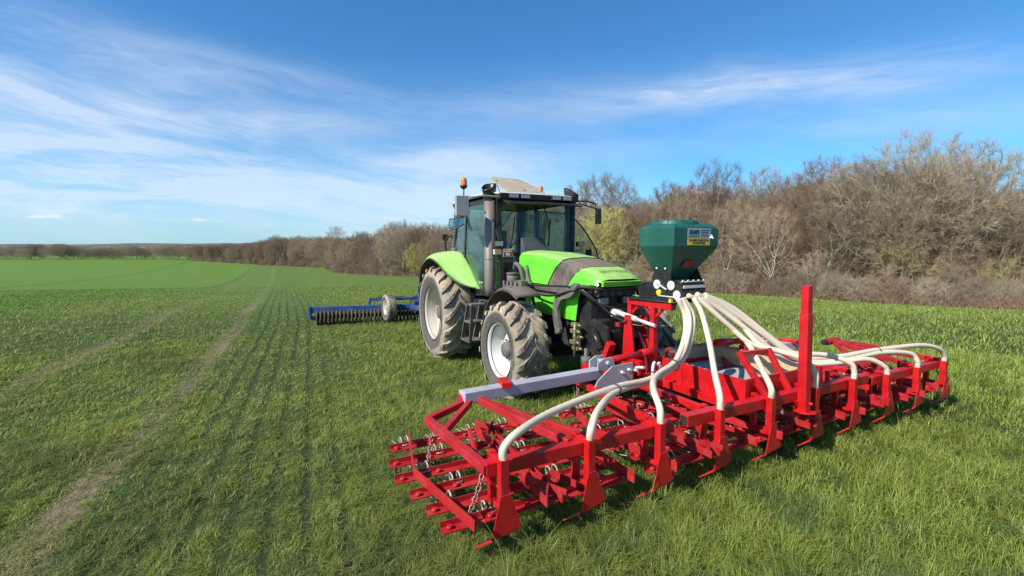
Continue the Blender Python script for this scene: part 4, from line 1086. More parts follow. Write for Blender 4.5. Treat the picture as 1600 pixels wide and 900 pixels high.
# ------------------------------------------------------------------ pneumatic seeder (tank, metering unit, ten hoses)
HOSES = {
0: [(-0.92, -0.5, 1.54), (-0.85, -0.46, 1.38), (-0.78, -0.53, 1.19), (-0.7, -0.74, 0.96), (-0.55, -1.24, 0.86), (-0.42, -1.81, 0.88), (-0.2, -2.54, 0.87), (-0.02, -2.94, 0.85), (0.025, -3.09, 0.78), (.03, -3.1, .69)],
1: [(-0.92, -0.47, 1.54), (-0.85, -0.4, 1.36), (-0.78, -0.49, 1.15), (-0.72, -0.68, 0.93), (-0.6, -1.16, 0.83), (-0.4, -1.79, 0.85), (-0.1, -2.22, 0.86), (0.03, -2.39, 0.79), (.03, -2.405, .69)],
2: [(-0.92, -0.54, 1.53), (-0.88, -0.48, 1.36), (-0.8, -0.56, 1.16), (-0.68, -0.81, 0.95), (-0.5, -1.23, 0.9), (-0.2, -1.58, 0.91), (-0.0, -1.70, 0.81), (.03, -1.718, .69)],
3: [(-0.92, -0.31, 1.53), (-0.8, -0.32, 1.38), (-0.5, -0.55, 1.14), (-0.15, -0.89, 0.95), (0.01, -1.02, 0.82), (.03, -1.03, .69)],
4: [(-0.92, -0.25, 1.53), (-0.75, -0.09, 1.32), (-0.62, .08, 1.13), (-0.50, 0.08, 1.03), (-0.16, -0.21, 0.90), (0.02, -0.340, 0.79), (.03, -.344, .69)],
5: [(-0.92, -0.2, 1.52), (-0.8, -0.08, 1.35), (-0.55, 0.12, 1.07), (-0.35, 0.31, 1.0), (-0.12, 0.35, 0.96), (0.02, 0.344, 0.85), (.03, .344, .69)],
6: [(-0.92, -0.15, 1.54), (-0.75, 0.17, 1.28), (-0.5, 0.26, 1.03), (-0.3, 0.51, 0.96), (-0.15, 0.82, 0.94), (0.0, 0.99, 0.87), (0.03, 1.03, 0.78), (.03, 1.03, .69)],
7: [(-0.95, -0.37, 1.56), (-0.85, -0.03, 1.42), (-0.6, 0.29, 1.12), (-0.4, 0.62, 0.82), (-0.25, 1.14, 0.79), (-0.1, 1.52, 0.83), (0.01, 1.69, 0.75), (.03, 1.718, .65)],
8: [(-0.95, -0.24, 1.57), (-0.85, 0.08, 1.43), (-0.6, 0.51, 1.08), (-0.4, 0.79, 0.84), (-0.25, 1.26, 0.81), (-0.12, 1.89, 0.86), (-0.02, 2.30, 0.83), (0.03, 2.39, 0.74), (.03, 2.405, .65)],
9: [(-0.95, -0.12, 1.56), (-0.8, 0.23, 1.38), (-0.45, 0.75, 0.91), (-0.28, 1.19, 0.85), (-0.15, 1.85, 0.89), (-0.05, 2.62, 0.89), (0.01, 2.95, 0.83), (0.03, 3.07, 0.74), (.03, 3.09, .65)]}

def build_seeder():
    T = empty('seeder', 'dark green plastic seed hopper with cream hoses mounted above the red harrow', 'seeder', (IO[0], IO[1], 0), HI - math.pi / 2)
    cx, cy = -1.30, -.24          # centre of the tank
    def ring_pts(hx, hy, z, ch=.0, ch2=.0):
        # front corners sharp (x+), rear corners chamfered
        return [(cx + hx, cy - hy, z), (cx + hx, cy + hy, z), (cx - hx + ch, cy + hy, z), (cx - hx, cy + hy - ch, z), (cx - hx, cy - hy + ch, z), (cx - hx + ch, cy - hy, z)]
    lv = [(.10, .12, 1.66, .02), (.115, .135, 1.72, .03), (.325, .335, 2.075, .14), (.335, .345, 2.095, .15), (.335, .345, 2.285, .15), (.31, .325, 2.315, .15), (.26, .27, 2.335, .13)]
    mb = MB(); V = []
    for hx, hy, z, ch in lv: V += ring_pts(hx, hy, z, ch)
    n = 6; F = [tuple(range(n))[::-1]]
    for i in range(len(lv) - 1):
        for k in range(n): F.append((i * n + k, i * n + (k + 1) % n, (i + 1) * n + (k + 1) % n, (i + 1) * n + k))
    F.append(tuple(range((len(lv) - 1) * n, len(lv) * n)))
    mb.add(V, F); tk = mb.build('tank', 'tank', T, bevel=.014)
    mb = MB(); mb.lathe([(.27, 2.325), (.272, 2.355), (.262, 2.362), (.262, 2.375), (.25, 2.385), (.12, 2.395), (.001, 2.398)], 40, 'Z', (cx, cy, 0))
    for k in range(12):
        t = 2 * math.pi * k / 12; mb.bar((cx + .268 * math.cos(t), cy + .268 * math.sin(t), 2.33), (cx + .262 * math.cos(t), cy + .262 * math.sin(t), 2.382), .02, .012, (math.cos(t), math.sin(t), 0))
    mb.build('lid', 'tank', T)
    # stickers on the front face
    xf = cx + .337
    mb = MB(); mb.box((xf, -.385, 2.185), (xf + .002, -.03, 2.285)); s1 = mb.build('maker_sticker', 'sticker_w', tk)
    rx = (R(90), 0, R(90))
    text_mesh('sticker_text', 'DELIMBE', .062, 'ink', s1, (xf + .003, -.29, 2.243), rx, width=.16, thick=.0006, bold=.003)
    mb = MB()
    for k in range(4):
        mb.box((xf + .002, -.19, 2.262 - k * .02), (xf + .0035, -.055 - .02 * (k == 2), 2.270 - k * .02))
    for k in range(2): mb.box((xf + .002, -.37, 2.206 - k * .009), (xf + .0035, -.21, 2.210 - k * .009))
    mb.build('sticker_lines', 'ink', s1)
    mb = MB(); mb.add([(xf + .002, -.06, 2.185), (xf + .03, -.012, 2.178), (xf + .012, -.028, 2.225)], [(0, 1, 2)]); mb.build('peeling_corner', 'white', s1, solid=.001)
    mb = MB(); mb.box((xf, -.385, 2.105), (xf + .002, -.04, 2.178)); s2 = mb.build('warning_sticker', 'sticker_y', tk)
    text_mesh('sticker_text', 'DANGER PROJECTION\nDE GRANULES', .032, 'ink', s2, (xf + .003, -.2125, 2.142), rx, width=.30, thick=.0006, bold=.001)
    # red sticker on the sloping face
    a = Vector((cx + .325, 0, 2.075)); b = Vector((cx + .115, 0, 1.72)); d = (b - a).normalized(); nn = Vector((-d.z, 0, d.x)); nn = nn if nn.x > 0 else -nn
    c0 = a.lerp(b, .38); c1 = a.lerp(b, .60)
    mb = MB(); mb.add([c0 + nn * .016 + Vector((0, -.33, 0)), c0 + nn * .016 + Vector((0, -.19, 0)), c1 + nn * .016 + Vector((0, -.19, 0)), c1 + nn * .016 + Vector((0, -.33, 0))], [(0, 1, 2, 3)])
    mb.build('red_sticker', 'sticker_r', tk, solid=.002)
    # black side plates, metering unit
    mb = MB()
    mb.prism([(-1.62, 1.49), (-.97, 1.49), (-.97, 1.66), (-1.13, 1.68), (-1.13, 1.80), (-1.18, 1.86), (-1.24, 1.86), (-1.27, 1.80), (-1.30, 1.86), (-1.37, 1.86), (-1.42, 1.74), (-1.42, 1.68), (-1.66, 1.60)], 'y', -.44, -.43)
    mb.prism([(-1.62, 1.49), (-1.0, 1.49), (-1.0, 1.66), (-1.13, 1.86), (-1.42, 1.86), (-1.42, 1.70), (-1.66, 1.60)], 'y', -.05, -.04)
    mb.box((-1.66, -.60, 1.478), (-.96, -.02, 1.492)); mb.box((-1.15, -.41, 1.50), (-.99, -.05, 1.62)); mb.box((-1.13, -.40, 1.64), (-1.02, -.06, 1.72)); mb.box((-1.25, -.36, 1.50), (-1.16, -.08, 1.66))
    mb.box((-1.45, -.43, 1.49), (-1.2, -.05, 1.64))
    mb.build('metering_housing', 'black_clean', T, bevel=.004)
    mb = MB(); mb.box((-.99, -.40, 1.635), (-.975, -.07, 1.665))
    for k in range(5): mb.cyl((-1.0, -.40 + k * .08, 1.715), (-.985, -.40 + k * .08, 1.715), .012, 8)
    mb.cyl((-1.0, -.42, 1.705), (-1.0, -.06, 1.705), .006, 6)
    for (x, z, r) in ((-1.33, 1.66, .052), (-1.12, 1.66, .052)): mb.cyl((x, -.44, z), (x, -.452, z), r, 24)
    mb.bar((-1.34, -.46, 1.685), (-1.17, -.46, 1.61), .012, .02, (0, 1, 0)); mb.cyl((-1.03, -.44, 1.56), (-1.03, -.455, 1.56), .05, 20); mb.bar((-1.3, -.455, 1.535), (-1.05, -.455, 1.535), .01, .012)
    for x in (-1.21, -1.34): mb.cyl((x, -.44, 1.845), (x, -.452, 1.845), .012, 10)
    mb.build('metering_fittings', 'white_steel', T)
    mb = MB(); mb.cyl((-1.29, -.44, 1.57), (-1.29, -.465, 1.57), .032, 14); mb.box((-1.0, -.60, 1.49), (-.97, -.57, 1.53)); mb.build('yellow_knob', 'yellow', T)
    # air duct under the tank
    mb = MB(); mb.tube(spline([(-.99, -.30, 1.56), (-1.3, -.25, 1.46), (-1.5, .0, 1.4)], 4), .05, 10); mb.build('air_duct', 'black', T)
    for k, pts in HOSES.items():
        mb = MB(); sp = spline(pts, 16)
        rr = [.0275 + (.0013 if i % 2 else -.0008) for i in range(len(sp))]
        o = mb.tube(sp, rr, 10)
        o = mb.build('hose', 'hose', T)
    mb = MB()
    for pts, rr in (([(-.66, -.86, .915), (-.60, -1.05, .87)], .058), ([(-.55, -1.24, .86), (-.42, -1.81, .87)], .055), ([(-.41, -1.80, .865), (-.2, -2.5, .87)], .046), ([(-.15, 1.87, .875), (-.05, 2.6, .87)], .042), ([(-.28, 1.19, .84), (-.15, 1.87, .87)], .05)):
        a, b = Vector(pts[0]), Vector(pts[1]); mb.ring(a, (b - a), rr, .006, 20, 6)
    mb.build('cable_ties', 'strap', T)
build_seeder()

# ------------------------------------------------------------------ blue ring roller behind the tractor
def build_roller():
    a = R(16); L = 6.0
    T = empty('ring_roller', 'blue trailed ring roller with ribbed iron rings and a small transport tyre behind the tractor', 'roller', (-5.33, 12.72, float(zt(-5.3, 12.7)) - .02), a)
    # x along the roller, y away, z up
    mb = MB(); mb.bar((-.12, -.02, .43), (L, -.02, .43), .14, .17); mb.box((-.16, -.12, .22), (-.10, .16, .53)); mb.bar((-.1, .22, .40), (L, .22, .40), .10, .12)
    mb.bar((1.72, .0, .52), (1.95, .10, .66), .08, .06); mb.bar((-.14, -.1, .26), (.0, .0, .18), .08, .1)
    mb.build('main_beam', 'blue', T, bevel=.008)
    mb = MB(); mb.bar((1.4, .05, .665), (4.6, .05, .665), .08, .085); mb.bar((1.42, .05, .62), (1.42, .05, .5), .06, .08); mb.bar((2.6, .05, .7), (3.6, .6, .76), .05, .05)
    mb.bar((2.55, .05, .62), (2.55, .05, .5), .03, .03); mb.build('upper_rail', 'blue', T, bevel=.006)
    # hitch tower and drawbar
    mb = MB(); mb.prism([(2.72, .45), (2.98, .45), (2.90, 1.02), (2.76, 1.02)], 'y', -.25, -.21); mb.prism([(2.72, .45), (2.98, .45), (2.9, 1.02), (2.76, 1.02)], 'y', .1, .14)
    mb.bar((2.9, -.05, .98), (3.35, -.6, .5), .06, .08); mb.box((2.62, -.25, .35), (3.35, .15, .62)); mb.box((3.0, -.5, .62), (3.25, -.1, .8))
    mb.bar((3.0, -.2, .48), (3.35, -2.2, .46), .12, .12); mb.bar((2.55, -.2, .45), (3.25, -2.1, .46), .08, .1); mb.bar((2.9, .0, .95), (3.05, .2, 1.25), .05, .05)
    mb.box((2.95, .05, 1.15), (3.3, .15, 1.25))
    mb.build('hitch_tower', 'blue', T, bevel=.006)
    mb = MB(); mb.tube(spline([(2.7, -.3, .55), (2.4, -.1, .72), (2.0, .02, .74), (1.6, .04, .72)], 6), .012, 6); mb.tube(spline([(2.7, -.3, .52), (3.2, -1.0, .6), (3.3, -2.0, .62)], 6), .014, 6); mb.build('hydraulic_hoses', 'black_clean', T)
    # ring: one cast ring with ribs
    mb = MB()
    mb.lathe([(.09, -.035), (.2, -.02), (.245, -.006), (.245, .006), (.2, .02), (.09, .035)], 36, 'X', (0, 0, 0), smooth=False)
    for k in range(30):
        t = 2 * math.pi * k / 30; mb.bar((-.025, .21 * math.cos(t), .21 * math.sin(t)), (.025, .21 * math.cos(t), .21 * math.sin(t)), .014, .05, (0, math.cos(t), math.sin(t)))
    mb.cyl((-.05, 0, 0), (.05, 0, 0), .06, 10)
    r0 = mb.build('roller_ring', 'cast', T); n = 58
    for k in range(n):
        r_ = r0 if k == 0 else r0.copy()
        if k: COL.objects.link(r_); r_.parent = T
        r_.location = (.05 + k * .10, .06 + .012 * (k % 3), .235 - .008 * (k % 2)); r_.rotation_euler = (k * .37, 0, 0)
    # transport wheels
    for x in (1.93, 4.15):
        w = bpy.data.objects.new('transport_wheel', None); COL.objects.link(w); w.parent = T; w.location = (x, -.36, .47); w.rotation_euler = (0, 0, R(90) + R(14)); w.empty_display_size = .1
        ro, rr, h = .375, .20, .13
        prof = [(rr - .01, -h * .75), (rr + .03, -h * .95), (rr + .09, -h), (ro - .035, -h * .9), (ro - .008, -h * .6), (ro, 0)]
        prof = prof + [(r, -y) for r, y in prof[::-1][1:]] + [(rr - .01, 0)]
        mb = MB(); mb.lathe(prof, 48, closed=True)
        for k in range(40):
            for j, y in enumerate((-.09, -.04, .01, .06)):
                t = 2 * math.pi * (k + .5 * (j % 2)) / 40
                rb = ro - .004 - .02 * (abs(y) > .07); mb.bar((rb * math.sin(t), y, rb * math.cos(t)), ((rb + .012) * math.sin(t), y, (rb + .012) * math.cos(t)), .035, .03)
        if 'ty_small' not in M: M['ty_small'] = mat_tyre('dusty_small_tyre', .2, .375)
        mb.build('tyre', 'ty_small', w)
        mb = MB(); mb.lathe([(rr + .015, h * .8), (rr + .01, h * .85), (rr - .02, h * .7), (rr - .04, h * .3), (.08, h * .35), (.07, h * .6), (.001, h * .62)], 32); mb.lathe([(rr, -h * .8), (.001, -h * .2)], 32)
        mb.build('rim', 'rim_dusty', w)
        mb = MB(); mb.bar((x + .15, -.36, .47), (x + .15, .0, .5), .07, .09); mb.cyl((x, -.36, .47), (x + .2, -.36, .47), .035, 10); mb.build('wheel_arm', 'blue', T)
build_roller()

# ------------------------------------------------------------------ trees
def rot_about(v, axis, ang):
    return Matrix.Rotation(ang, 3, axis) @ v

def ribbons(P0, P1, P2, w0, w2, rng):
    """tapered triangular prisms along bent twigs, arrays (n,3)"""
    n = len(P0); d = P2 - P0; d /= np.linalg.norm(d, axis=1, keepdims=True) + 1e-9
    r = rng.normal(size=(n, 3)); a = np.cross(d, r); a /= np.linalg.norm(a, axis=1, keepdims=True) + 1e-9; b = np.cross(d, a)
    ang = [0, 2 * np.pi / 3, 4 * np.pi / 3]; V = []
    w1 = (w0 * .62 + w2 * .38)
    for P, w_ in ((P0, w0), (P1, w1), (P2, w2)):
        for t in ang: V.append(P + (a * math.cos(t) + b * math.sin(t)) * w_[:, None])
    V = np.stack(V, 1)                      # n,9,3
    base = np.arange(n)[:, None] * 9; F = []
    for i in (0, 3):
        for k in range(3):
            k2 = (k + 1) % 3; F.append(np.concatenate([base + i + k, base + i + k2, base + i + 3 + k2, base + i + 3 + k], 1))
    return V.reshape(-1, 3), np.stack(F, 1).reshape(-1, 4)

def prisms(P0, P1, r0, r1, k=5):
    n = len(P0); d = P1 - P0; d /= np.linalg.norm(d, axis=1, keepdims=True) + 1e-9
    ref = np.where(np.abs(d[:, 2:3]) < .9, np.array([[0, 0, 1.]]), np.array([[1., 0, 0]])); a = np.cross(d, ref); a /= np.linalg.norm(a, axis=1, keepdims=True); b = np.cross(d, a); V = []
    for P, r in ((P0, r0), (P1 + d * .02, r1)):
        for j in range(k):
            t = 2 * np.pi * j / k; V.append(P + (a * math.cos(t) + b * math.sin(t)) * r[:, None])
    V = np.stack(V, 1); base = np.arange(n)[:, None] * 2 * k
    F = [np.concatenate([base + j, base + (j + 1) % k, base + k + (j + 1) % k, base + k + j], 1) for j in range(k)]
    return V.reshape(-1, 3), np.stack(F, 1).reshape(-1, 4)

def tree_mesh(seed, S_):
    """branches grow towards points scattered through a domed crown; returns limb and twig arrays"""
    rng = np.random.default_rng(seed); H = S_['H']; rx, zc, rz, z0 = S_['rx'], S_['zc'] * H, S_['rz'] * H, S_['z0'] * H
    n = S_['na']; q = rng.normal(size=(n, 3)); q /= np.linalg.norm(q, axis=1, keepdims=True); q *= rng.random((n, 1)) ** .42
    A = q * np.array([rx, rx, rz]) + np.array([0, 0, zc])
    # lumpy outline
    ang = np.arctan2(A[:, 1], A[:, 0]); lump = 1 + .16 * np.sin(ang * 3 + seed) + .10 * np.sin(ang * 5 + 2 * seed) * np.cos(A[:, 2] * .9 + seed)
    A[:, :2] *= lump[:, None]; A[:, 2] = zc + (A[:, 2] - zc) * (1 + .12 * np.sin(A[:, 0] * 1.1 + seed) * np.cos(A[:, 1] * .9))
    A = A[A[:, 2] > z0]
    step = S_['step']; kill = step * 1.5; infl = S_['infl']
    P, par = [], []
    for s_ in range(S_['stems']):
        t = rng.random() * 6.28; d = np.array([math.cos(t) * S_['ss'], math.sin(t) * S_['ss'], 1.]); d /= np.linalg.norm(d)
        p = np.array([math.cos(t), math.sin(t), 0]) * (.12 if S_['stems'] > 1 else 0) + np.array([0, 0, -.3]); k = -1
        while p[2] < z0 * rng.uniform(.8, 1.1) + .2:
            P.append(p.copy()); par.append(k); k = len(P) - 1; d = d + rng.normal(size=3) * .09; d /= np.linalg.norm(d); p = p + d * step
        P.append(p.copy()); par.append(k)
    P = np.array(P); par = list(par); near = np.full(len(A), 1e9); ni = np.zeros(len(A), int); alive = np.ones(len(A), bool); i0 = 0
    for it in range(S_.get('it', 140)):
        New = P[i0:]
        if len(New) == 0: break
        D = np.linalg.norm(A[:, None, :] - New[None], axis=2); j = D.argmin(1); dj = D[np.arange(len(A)), j]; m = dj < near; near[m] = dj[m]; ni[m] = j[m] + i0
        alive &= near > kill; i0 = len(P)
        sel = alive & (near < infl * (1 + 2 * (it < 6)))
        if not sel.any(): break
        acc = np.zeros((len(P), 3)); cnt = np.zeros(len(P)); v = A[sel] - P[ni[sel]]; v /= np.linalg.norm(v, axis=1, keepdims=True)
        np.add.at(acc, ni[sel], v); np.add.at(cnt, ni[sel], 1); g = np.where(cnt > 0)[0]
        d = acc[g] / cnt[g][:, None] + rng.normal(size=(len(g), 3)) * S_.get('jit', .22) + np.array([0, 0, .05]); d /= np.linalg.norm(d, axis=1, keepdims=True) + 1e-9
        P = np.concatenate([P, P[g] + d * step]); par += list(g)
        if len(P) > 9000: break
    par = np.array(par); N = len(P); w = np.zeros(N); ch = np.zeros(N, int)
    for i in range(N - 1, -1, -1):
        if w[i] == 0: w[i] = 1
        if par[i] >= 0: w[par[i]] += w[i]; ch[par[i]] += 1
    r = S_['rt'] * w ** .46 * 1.0; r = np.minimum(r, S_['rmax'])
    e = np.where(par >= 0)[0]; thick = r[e] > S_['rt'] * 2.0
    et = e[thick]; T = prisms(P[par[et]], P[et], r[par[et]] * .98, r[et], 6)
    ef = e[~thick]; G = [prisms(P[par[ef]], P[ef], r[par[ef]].clip(0, S_['rt'] * 2.2), r[ef], 3)]
    dm = P[ef] - P[par[ef]]; dm /= np.linalg.norm(dm, axis=1, keepdims=True) + 1e-9
    def spawn(base, dirs, per, L, w0, w1, spread):
        n = len(base) * per; idx = np.repeat(np.arange(len(base)), per); p = base[idx]; q = rng.normal(size=(n, 3)); q /= np.linalg.norm(q, axis=1, keepdims=True)
        out = p - np.array([0, 0, zc * .8]); out /= np.linalg.norm(out, axis=1, keepdims=True) + 1e-9
        d = dirs[idx] * .7 + q * spread + out * .3 + np.array([0, 0, .12]); d /= np.linalg.norm(d, axis=1, keepdims=True)
        l = L * rng.uniform(.5, 1.25, (n, 1)); p1 = p + d * l * .5 + rng.normal(size=(n, 3)) * .05 * l; p2 = p + d * l; ww = rng.uniform(.7, 1.2, n)
        return p, p1, p2, d, ribbons(p, p1, p2, w0 * ww, w1 * ww, rng)
    t1 = S_['t1']; t2 = S_['t2']; tw = S_['tw']; tl = S_['tl']
    base = np.concatenate([P[ef], (P[ef] + P[par[ef]]) / 2]); dd = np.concatenate([dm, dm])
    p, p1, p2, d, g1 = spawn(base, dd, t1, tl, tw, tw * .55, .75)
    _, _, _, _, g2 = spawn(np.concatenate([p1, p2]), np.concatenate([d, d]), t2, tl * .6, tw * .7, tw * .35, .85)
    G += [g1, g2]; off = 0; Vs, Fs = [], []
    for v, f in G: Vs.append(v); Fs.append(f + off); off += len(v)
    return T, np.concatenate(Vs), np.concatenate(Fs)

_T = dict(H=12, rx=4.4, zc=.60, rz=.40, z0=.24, na=1700, step=.25, infl=2.6, stems=1, ss=.06, rt=.0085, rmax=.30, t1=2, t2=2, tw=.0072, tl=.48)
STY = dict(
 oak=dict(_T), wide=dict(_T, rx=5.2, stems=2, ss=.25, z0=.20, na=1900), tall=dict(_T, rx=2.9, zc=.62, rz=.38, na=1100),
 shrub=dict(_T, H=6, rx=2.6, zc=.52, rz=.48, z0=.04, na=620, step=.24, stems=5, ss=.45, rt=.008, tl=.42, tw=.007),
 bush=dict(_T, H=3, rx=2.0, zc=.42, rz=.55, z0=.05, na=420, step=.18, stems=6, ss=.8, rt=.007, tl=.34, tw=.006),
)
PROTO = {}
def proto(kind, seed, style, twig, bark, dens=1.0):
    st = dict(STY[style]); st['t2'] = max(2, int(st['t2'] * dens))
    (VT, FT_), V, F = tree_mesh(seed, st)
    me_t = fast_mesh('trunk', VT, FT_, bark, smooth=True); cr = fast_mesh('crown', V, F, twig)
    top = max(V[:, 2].max(), 1)
    mt, mc = me_t.data, cr.data
    bpy.data.objects.remove(me_t); bpy.data.objects.remove(cr)
    PROTO[kind] = (mt, mc, float(np.percentile(V[:, 2], 99.7)))
proto('oak_a', 11, 'oak', 'twig_brown', 'bark_grey'); proto('oak_b', 12, 'oak', 'twig_grey', 'bark_grey'); proto('oak_c', 13, 'oak', 'twig_red', 'bark_brown')
proto('wide_a', 21, 'wide', 'twig_grey', 'bark_grey'); proto('wide_b', 22, 'wide', 'twig_brown', 'bark_grey')
proto('tall_a', 31, 'tall', 'twig_red', 'bark_grey'); proto('tall_b', 32, 'tall', 'twig_brown', 'bark_brown')
proto('shrub_a', 41, 'shrub', 'twig_grey', 'bark_grey'); proto('shrub_b', 42, 'shrub', 'twig_brown', 'bark_brown'); proto('shrub_c', 43, 'shrub', 'twig_olive', 'bark_grey')
proto('bush_a', 51, 'bush', 'twig_grey', 'bark_brown'); proto('bush_b', 52, 'bush', 'twig_red', 'bark_brown')
proto('willow', 61, 'shrub', 'twig_yellow', 'bark_brown', 1.5)

def put_tree(kind, x, y, H, rz, name, label, cat, group=None, parts=True, sxy=1.0):
    mt, mc, top = PROTO[kind]; s = H / top
    r = bpy.data.objects.new(name, None); COL.objects.link(r); r.empty_display_size = .5
    r.location = (x, y, float(zt(x, y))); r.rotation_euler = (0, 0, rz); r.scale = (s * sxy, s * sxy, s)
    for nm, me in (('trunk', mt), ('crown', mc)):
        o = bpy.data.objects.new(nm, me); COL.objects.link(o); o.parent = r
    tag(r, label, cat, group); return r

# wood edge: picture column -> depth of the edge, and height of the skyline above it
EDX = [290, 400, 506, 522, 560, 700, 900, 1100, 1250, 1400, 1600, 1900, 2300]
EDD = [300, 215, 175, 128, 116, 92, 70, 56, 47, 39, 34, 31, 30]
SKX = [290, 330, 390, 430, 470, 525, 570, 620, 650, 720, 860, 900, 940, 985, 1010, 1050, 1110, 1150, 1190, 1225, 1290, 1330, 1370, 1430, 1500, 1520, 1560, 1600, 1700, 2300]
SKY = [382, 379, 374, 364, 360, 362, 350, 338, 338, 330, 296, 288, 282, 290, 300, 280, 254, 270, 264, 278, 248, 262, 232, 217, 240, 272, 272, 266, 255, 240]
rr = random.Random(77)
def place(px, off, kind, frac, **k):
    D = float(np.interp(px, EDX, EDD)) + off; x = (px - 800) / 740 * D
    ys = float(np.interp(px, SKX, SKY)); top = 2.07 + (388 - ys) / 740 * D - float(zt(x, D))
    H = max(2.2, top * frac)
    return put_tree(kind, x, D, H, rr.random() * 6.28, **k)

ZONES = [(480, 'on the far left of the wood'), (660, 'left of the cab, above the roller'), (905, 'behind the tractor cab'), (1040, 'between cab and hopper'), (1160, 'behind the seed hopper'),
         (1270, 'between hopper and red post'), (1420, 'right of the red post'), (1620, 'near the right photo edge'), (9999, 'beyond the right photo edge')]
def zone(px): return next(t for a, t in ZONES if px < a)
TWC = {'oak_a': 'brown', 'oak_b': 'grey', 'oak_c': 'reddish', 'wide_a': 'pale grey', 'wide_b': 'tan', 'tall_a': 'reddish narrow', 'tall_b': 'brown narrow', 'shrub_b': 'brown multi-stemmed', 'shrub_a': 'grey', 'shrub_c': 'olive', 'bush_a': 'grey low', 'bush_b': 'reddish low'}
def row_tree(px, off, kind, frac, row):
    z_ = zone(px); place(px, off, kind, frac, name='tree', cat='tree', label='%s bare tree, wood %s, %s' % (TWC[kind], row, z_), group='%s of bare trees %s' % (row, z_))
def row_shrub(px, off, kind, frac):
    z_ = zone(px); place(px, off, kind, frac, name='shrub', cat='shrub', label='%s shrub at wood edge, %s' % (TWC[kind], z_), group='wood edge shrubs ' + z_)
LAB_T = dict(name='tree', label='bare brown winter tree standing in the massed wood along the field edge', cat='tree', group='bare trees of the wood')
LAB_S = dict(name='shrub', label='leafless tangled shrub at the foot of the wood along the field edge', cat='shrub', group='shrubs along the wood edge')
# named individuals
place(1425, 4.5, 'wide_a', 1.03, name='tree', label='tallest pale grey bare tree with forked trunk, highest on the right skyline', cat='tree')
place(1372, 3.0, 'oak_b', .93, name='tree', label='bare grey tree just left of the tallest tree in the wood', cat='tree')
place(1290, 6, 'oak_c', 1.0, name='tree', label='rounded bare reddish tree right of the red post on the skyline', cat='tree')
place(1112, 6, 'tall_a', 1.0, name='tree', label='bare reddish domed tree rising directly behind the green seed hopper', cat='tree')
place(1185, 6, 'tall_b', 1.0, name='tree', label='slender bare tree on the skyline between hopper and red post', cat='tree')
place(938, 12, 'wide_b', 1.04, name='tree', label='bare spreading tree above the yellow green willow behind the cab', cat='tree')
place(945, 3.5, 'willow', .74, name='willow', label='yellow green budding willow beside the right mirror of the tractor', cat='tree', sxy=.9)
place(975, 2.5, 'shrub_c', .62, name='willow', label='olive tinted bushy willow between the cab and the seed hopper', cat='tree')
place(655, 1.5, 'willow', .55, name='willow', label='small yellow green budding willow left of the green rear fender', cat='tree')
place(1045, 9, 'tall_a', .98, name='tree', label='narrow bare tree on the skyline just left of the hopper lid', cat='tree')
place(1228, 9, 'oak_a', .97, name='tree', label='bare brown tree on the skyline directly left above the red post', cat='tree')
place(1335, 8, 'oak_b', 1.0, name='tree', label='bare grey tree in the skyline dip between rounded and tallest trees', cat='tree')
place(1500, 5, 'wide_b', 1.0, name='tree', label='wide bare tan tree just right of the tallest tree', cat='tree')
place(526, 6, 'tall_b', 1.12, name='tree', label='distant thin tree holding dark clumps above the far left wood', cat='tree')
place(1312, -1.0, 'bush_a', .22, name='shrub', label='pale branching shrub at the wood edge right of the red post', cat='shrub')
# massed rows
px = 300
while px < 2150:
    D0 = float(np.interp(px, EDX, EDD)); step = 3.6 / D0 * 740 * .55
    if not (905 < px < 985 or 635 < px < 675):
        row_shrub(px + rr.uniform(-4, 4), rr.uniform(-1, .8), rr.choice(['bush_a', 'bush_b', 'shrub_b', 'bush_a']), rr.uniform(.14, .24))
        row_shrub(px + rr.uniform(-6, 6), rr.uniform(1.2, 3), rr.choice(['shrub_a', 'shrub_b', 'shrub_c', 'shrub_b']), rr.uniform(.22, .40))
    px += max(8, step)
px = 300
while px < 2200:
    D0 = float(np.interp(px, EDX, EDD)); step = 5.0 / D0 * 740 * .62
    row_tree(px + rr.uniform(-8, 8), rr.uniform(1.0, 5), rr.choice(['oak_a', 'oak_b', 'tall_b', 'wide_a', 'oak_b', 'tall_a']), rr.uniform(.58, .90), 'front row')
    row_tree(px + rr.uniform(-8, 8), rr.uniform(8, 12), rr.choice(['oak_a', 'oak_c', 'tall_a', 'wide_b', 'tall_b']), rr.uniform(.66, .88), 'middle rows')
    row_tree(px + rr.uniform(-8, 8), rr.uniform(14, 19), rr.choice(['oak_a', 'oak_c', 'wide_b', 'oak_b']), rr.uniform(.74, .93), 'back rows')
    if rr.random() < .7: row_tree(px + rr.uniform(-8, 8), rr.uniform(22, 30), rr.choice(['oak_a', 'wide_b', 'oak_c']), rr.uniform(.74, .90), 'back rows')
    px += max(11, step)
# far tree line on the left horizon
for k in range(84):
    px = -300 + k * 8.2 + rr.uniform(-4, 4); D = 335 + rr.uniform(-10, 22); x = (px - 800) / 740 * D
    kd = rr.choice(['oak_a', 'oak_b', 'shrub_a', 'wide_b', 'shrub_b'])
    put_tree(kd, x, D, rr.uniform(7.5, 11.5), rr.random() * 6.28, 'tree', 'small far %s tree in the hedge line, %s' % (TWC[kd], 'far left horizon' if px < 130 else 'horizon left of the wood'), 'tree', 'far trees on the %s' % ('far left horizon' if px < 130 else 'horizon left of the wood'), sxy=1.5)

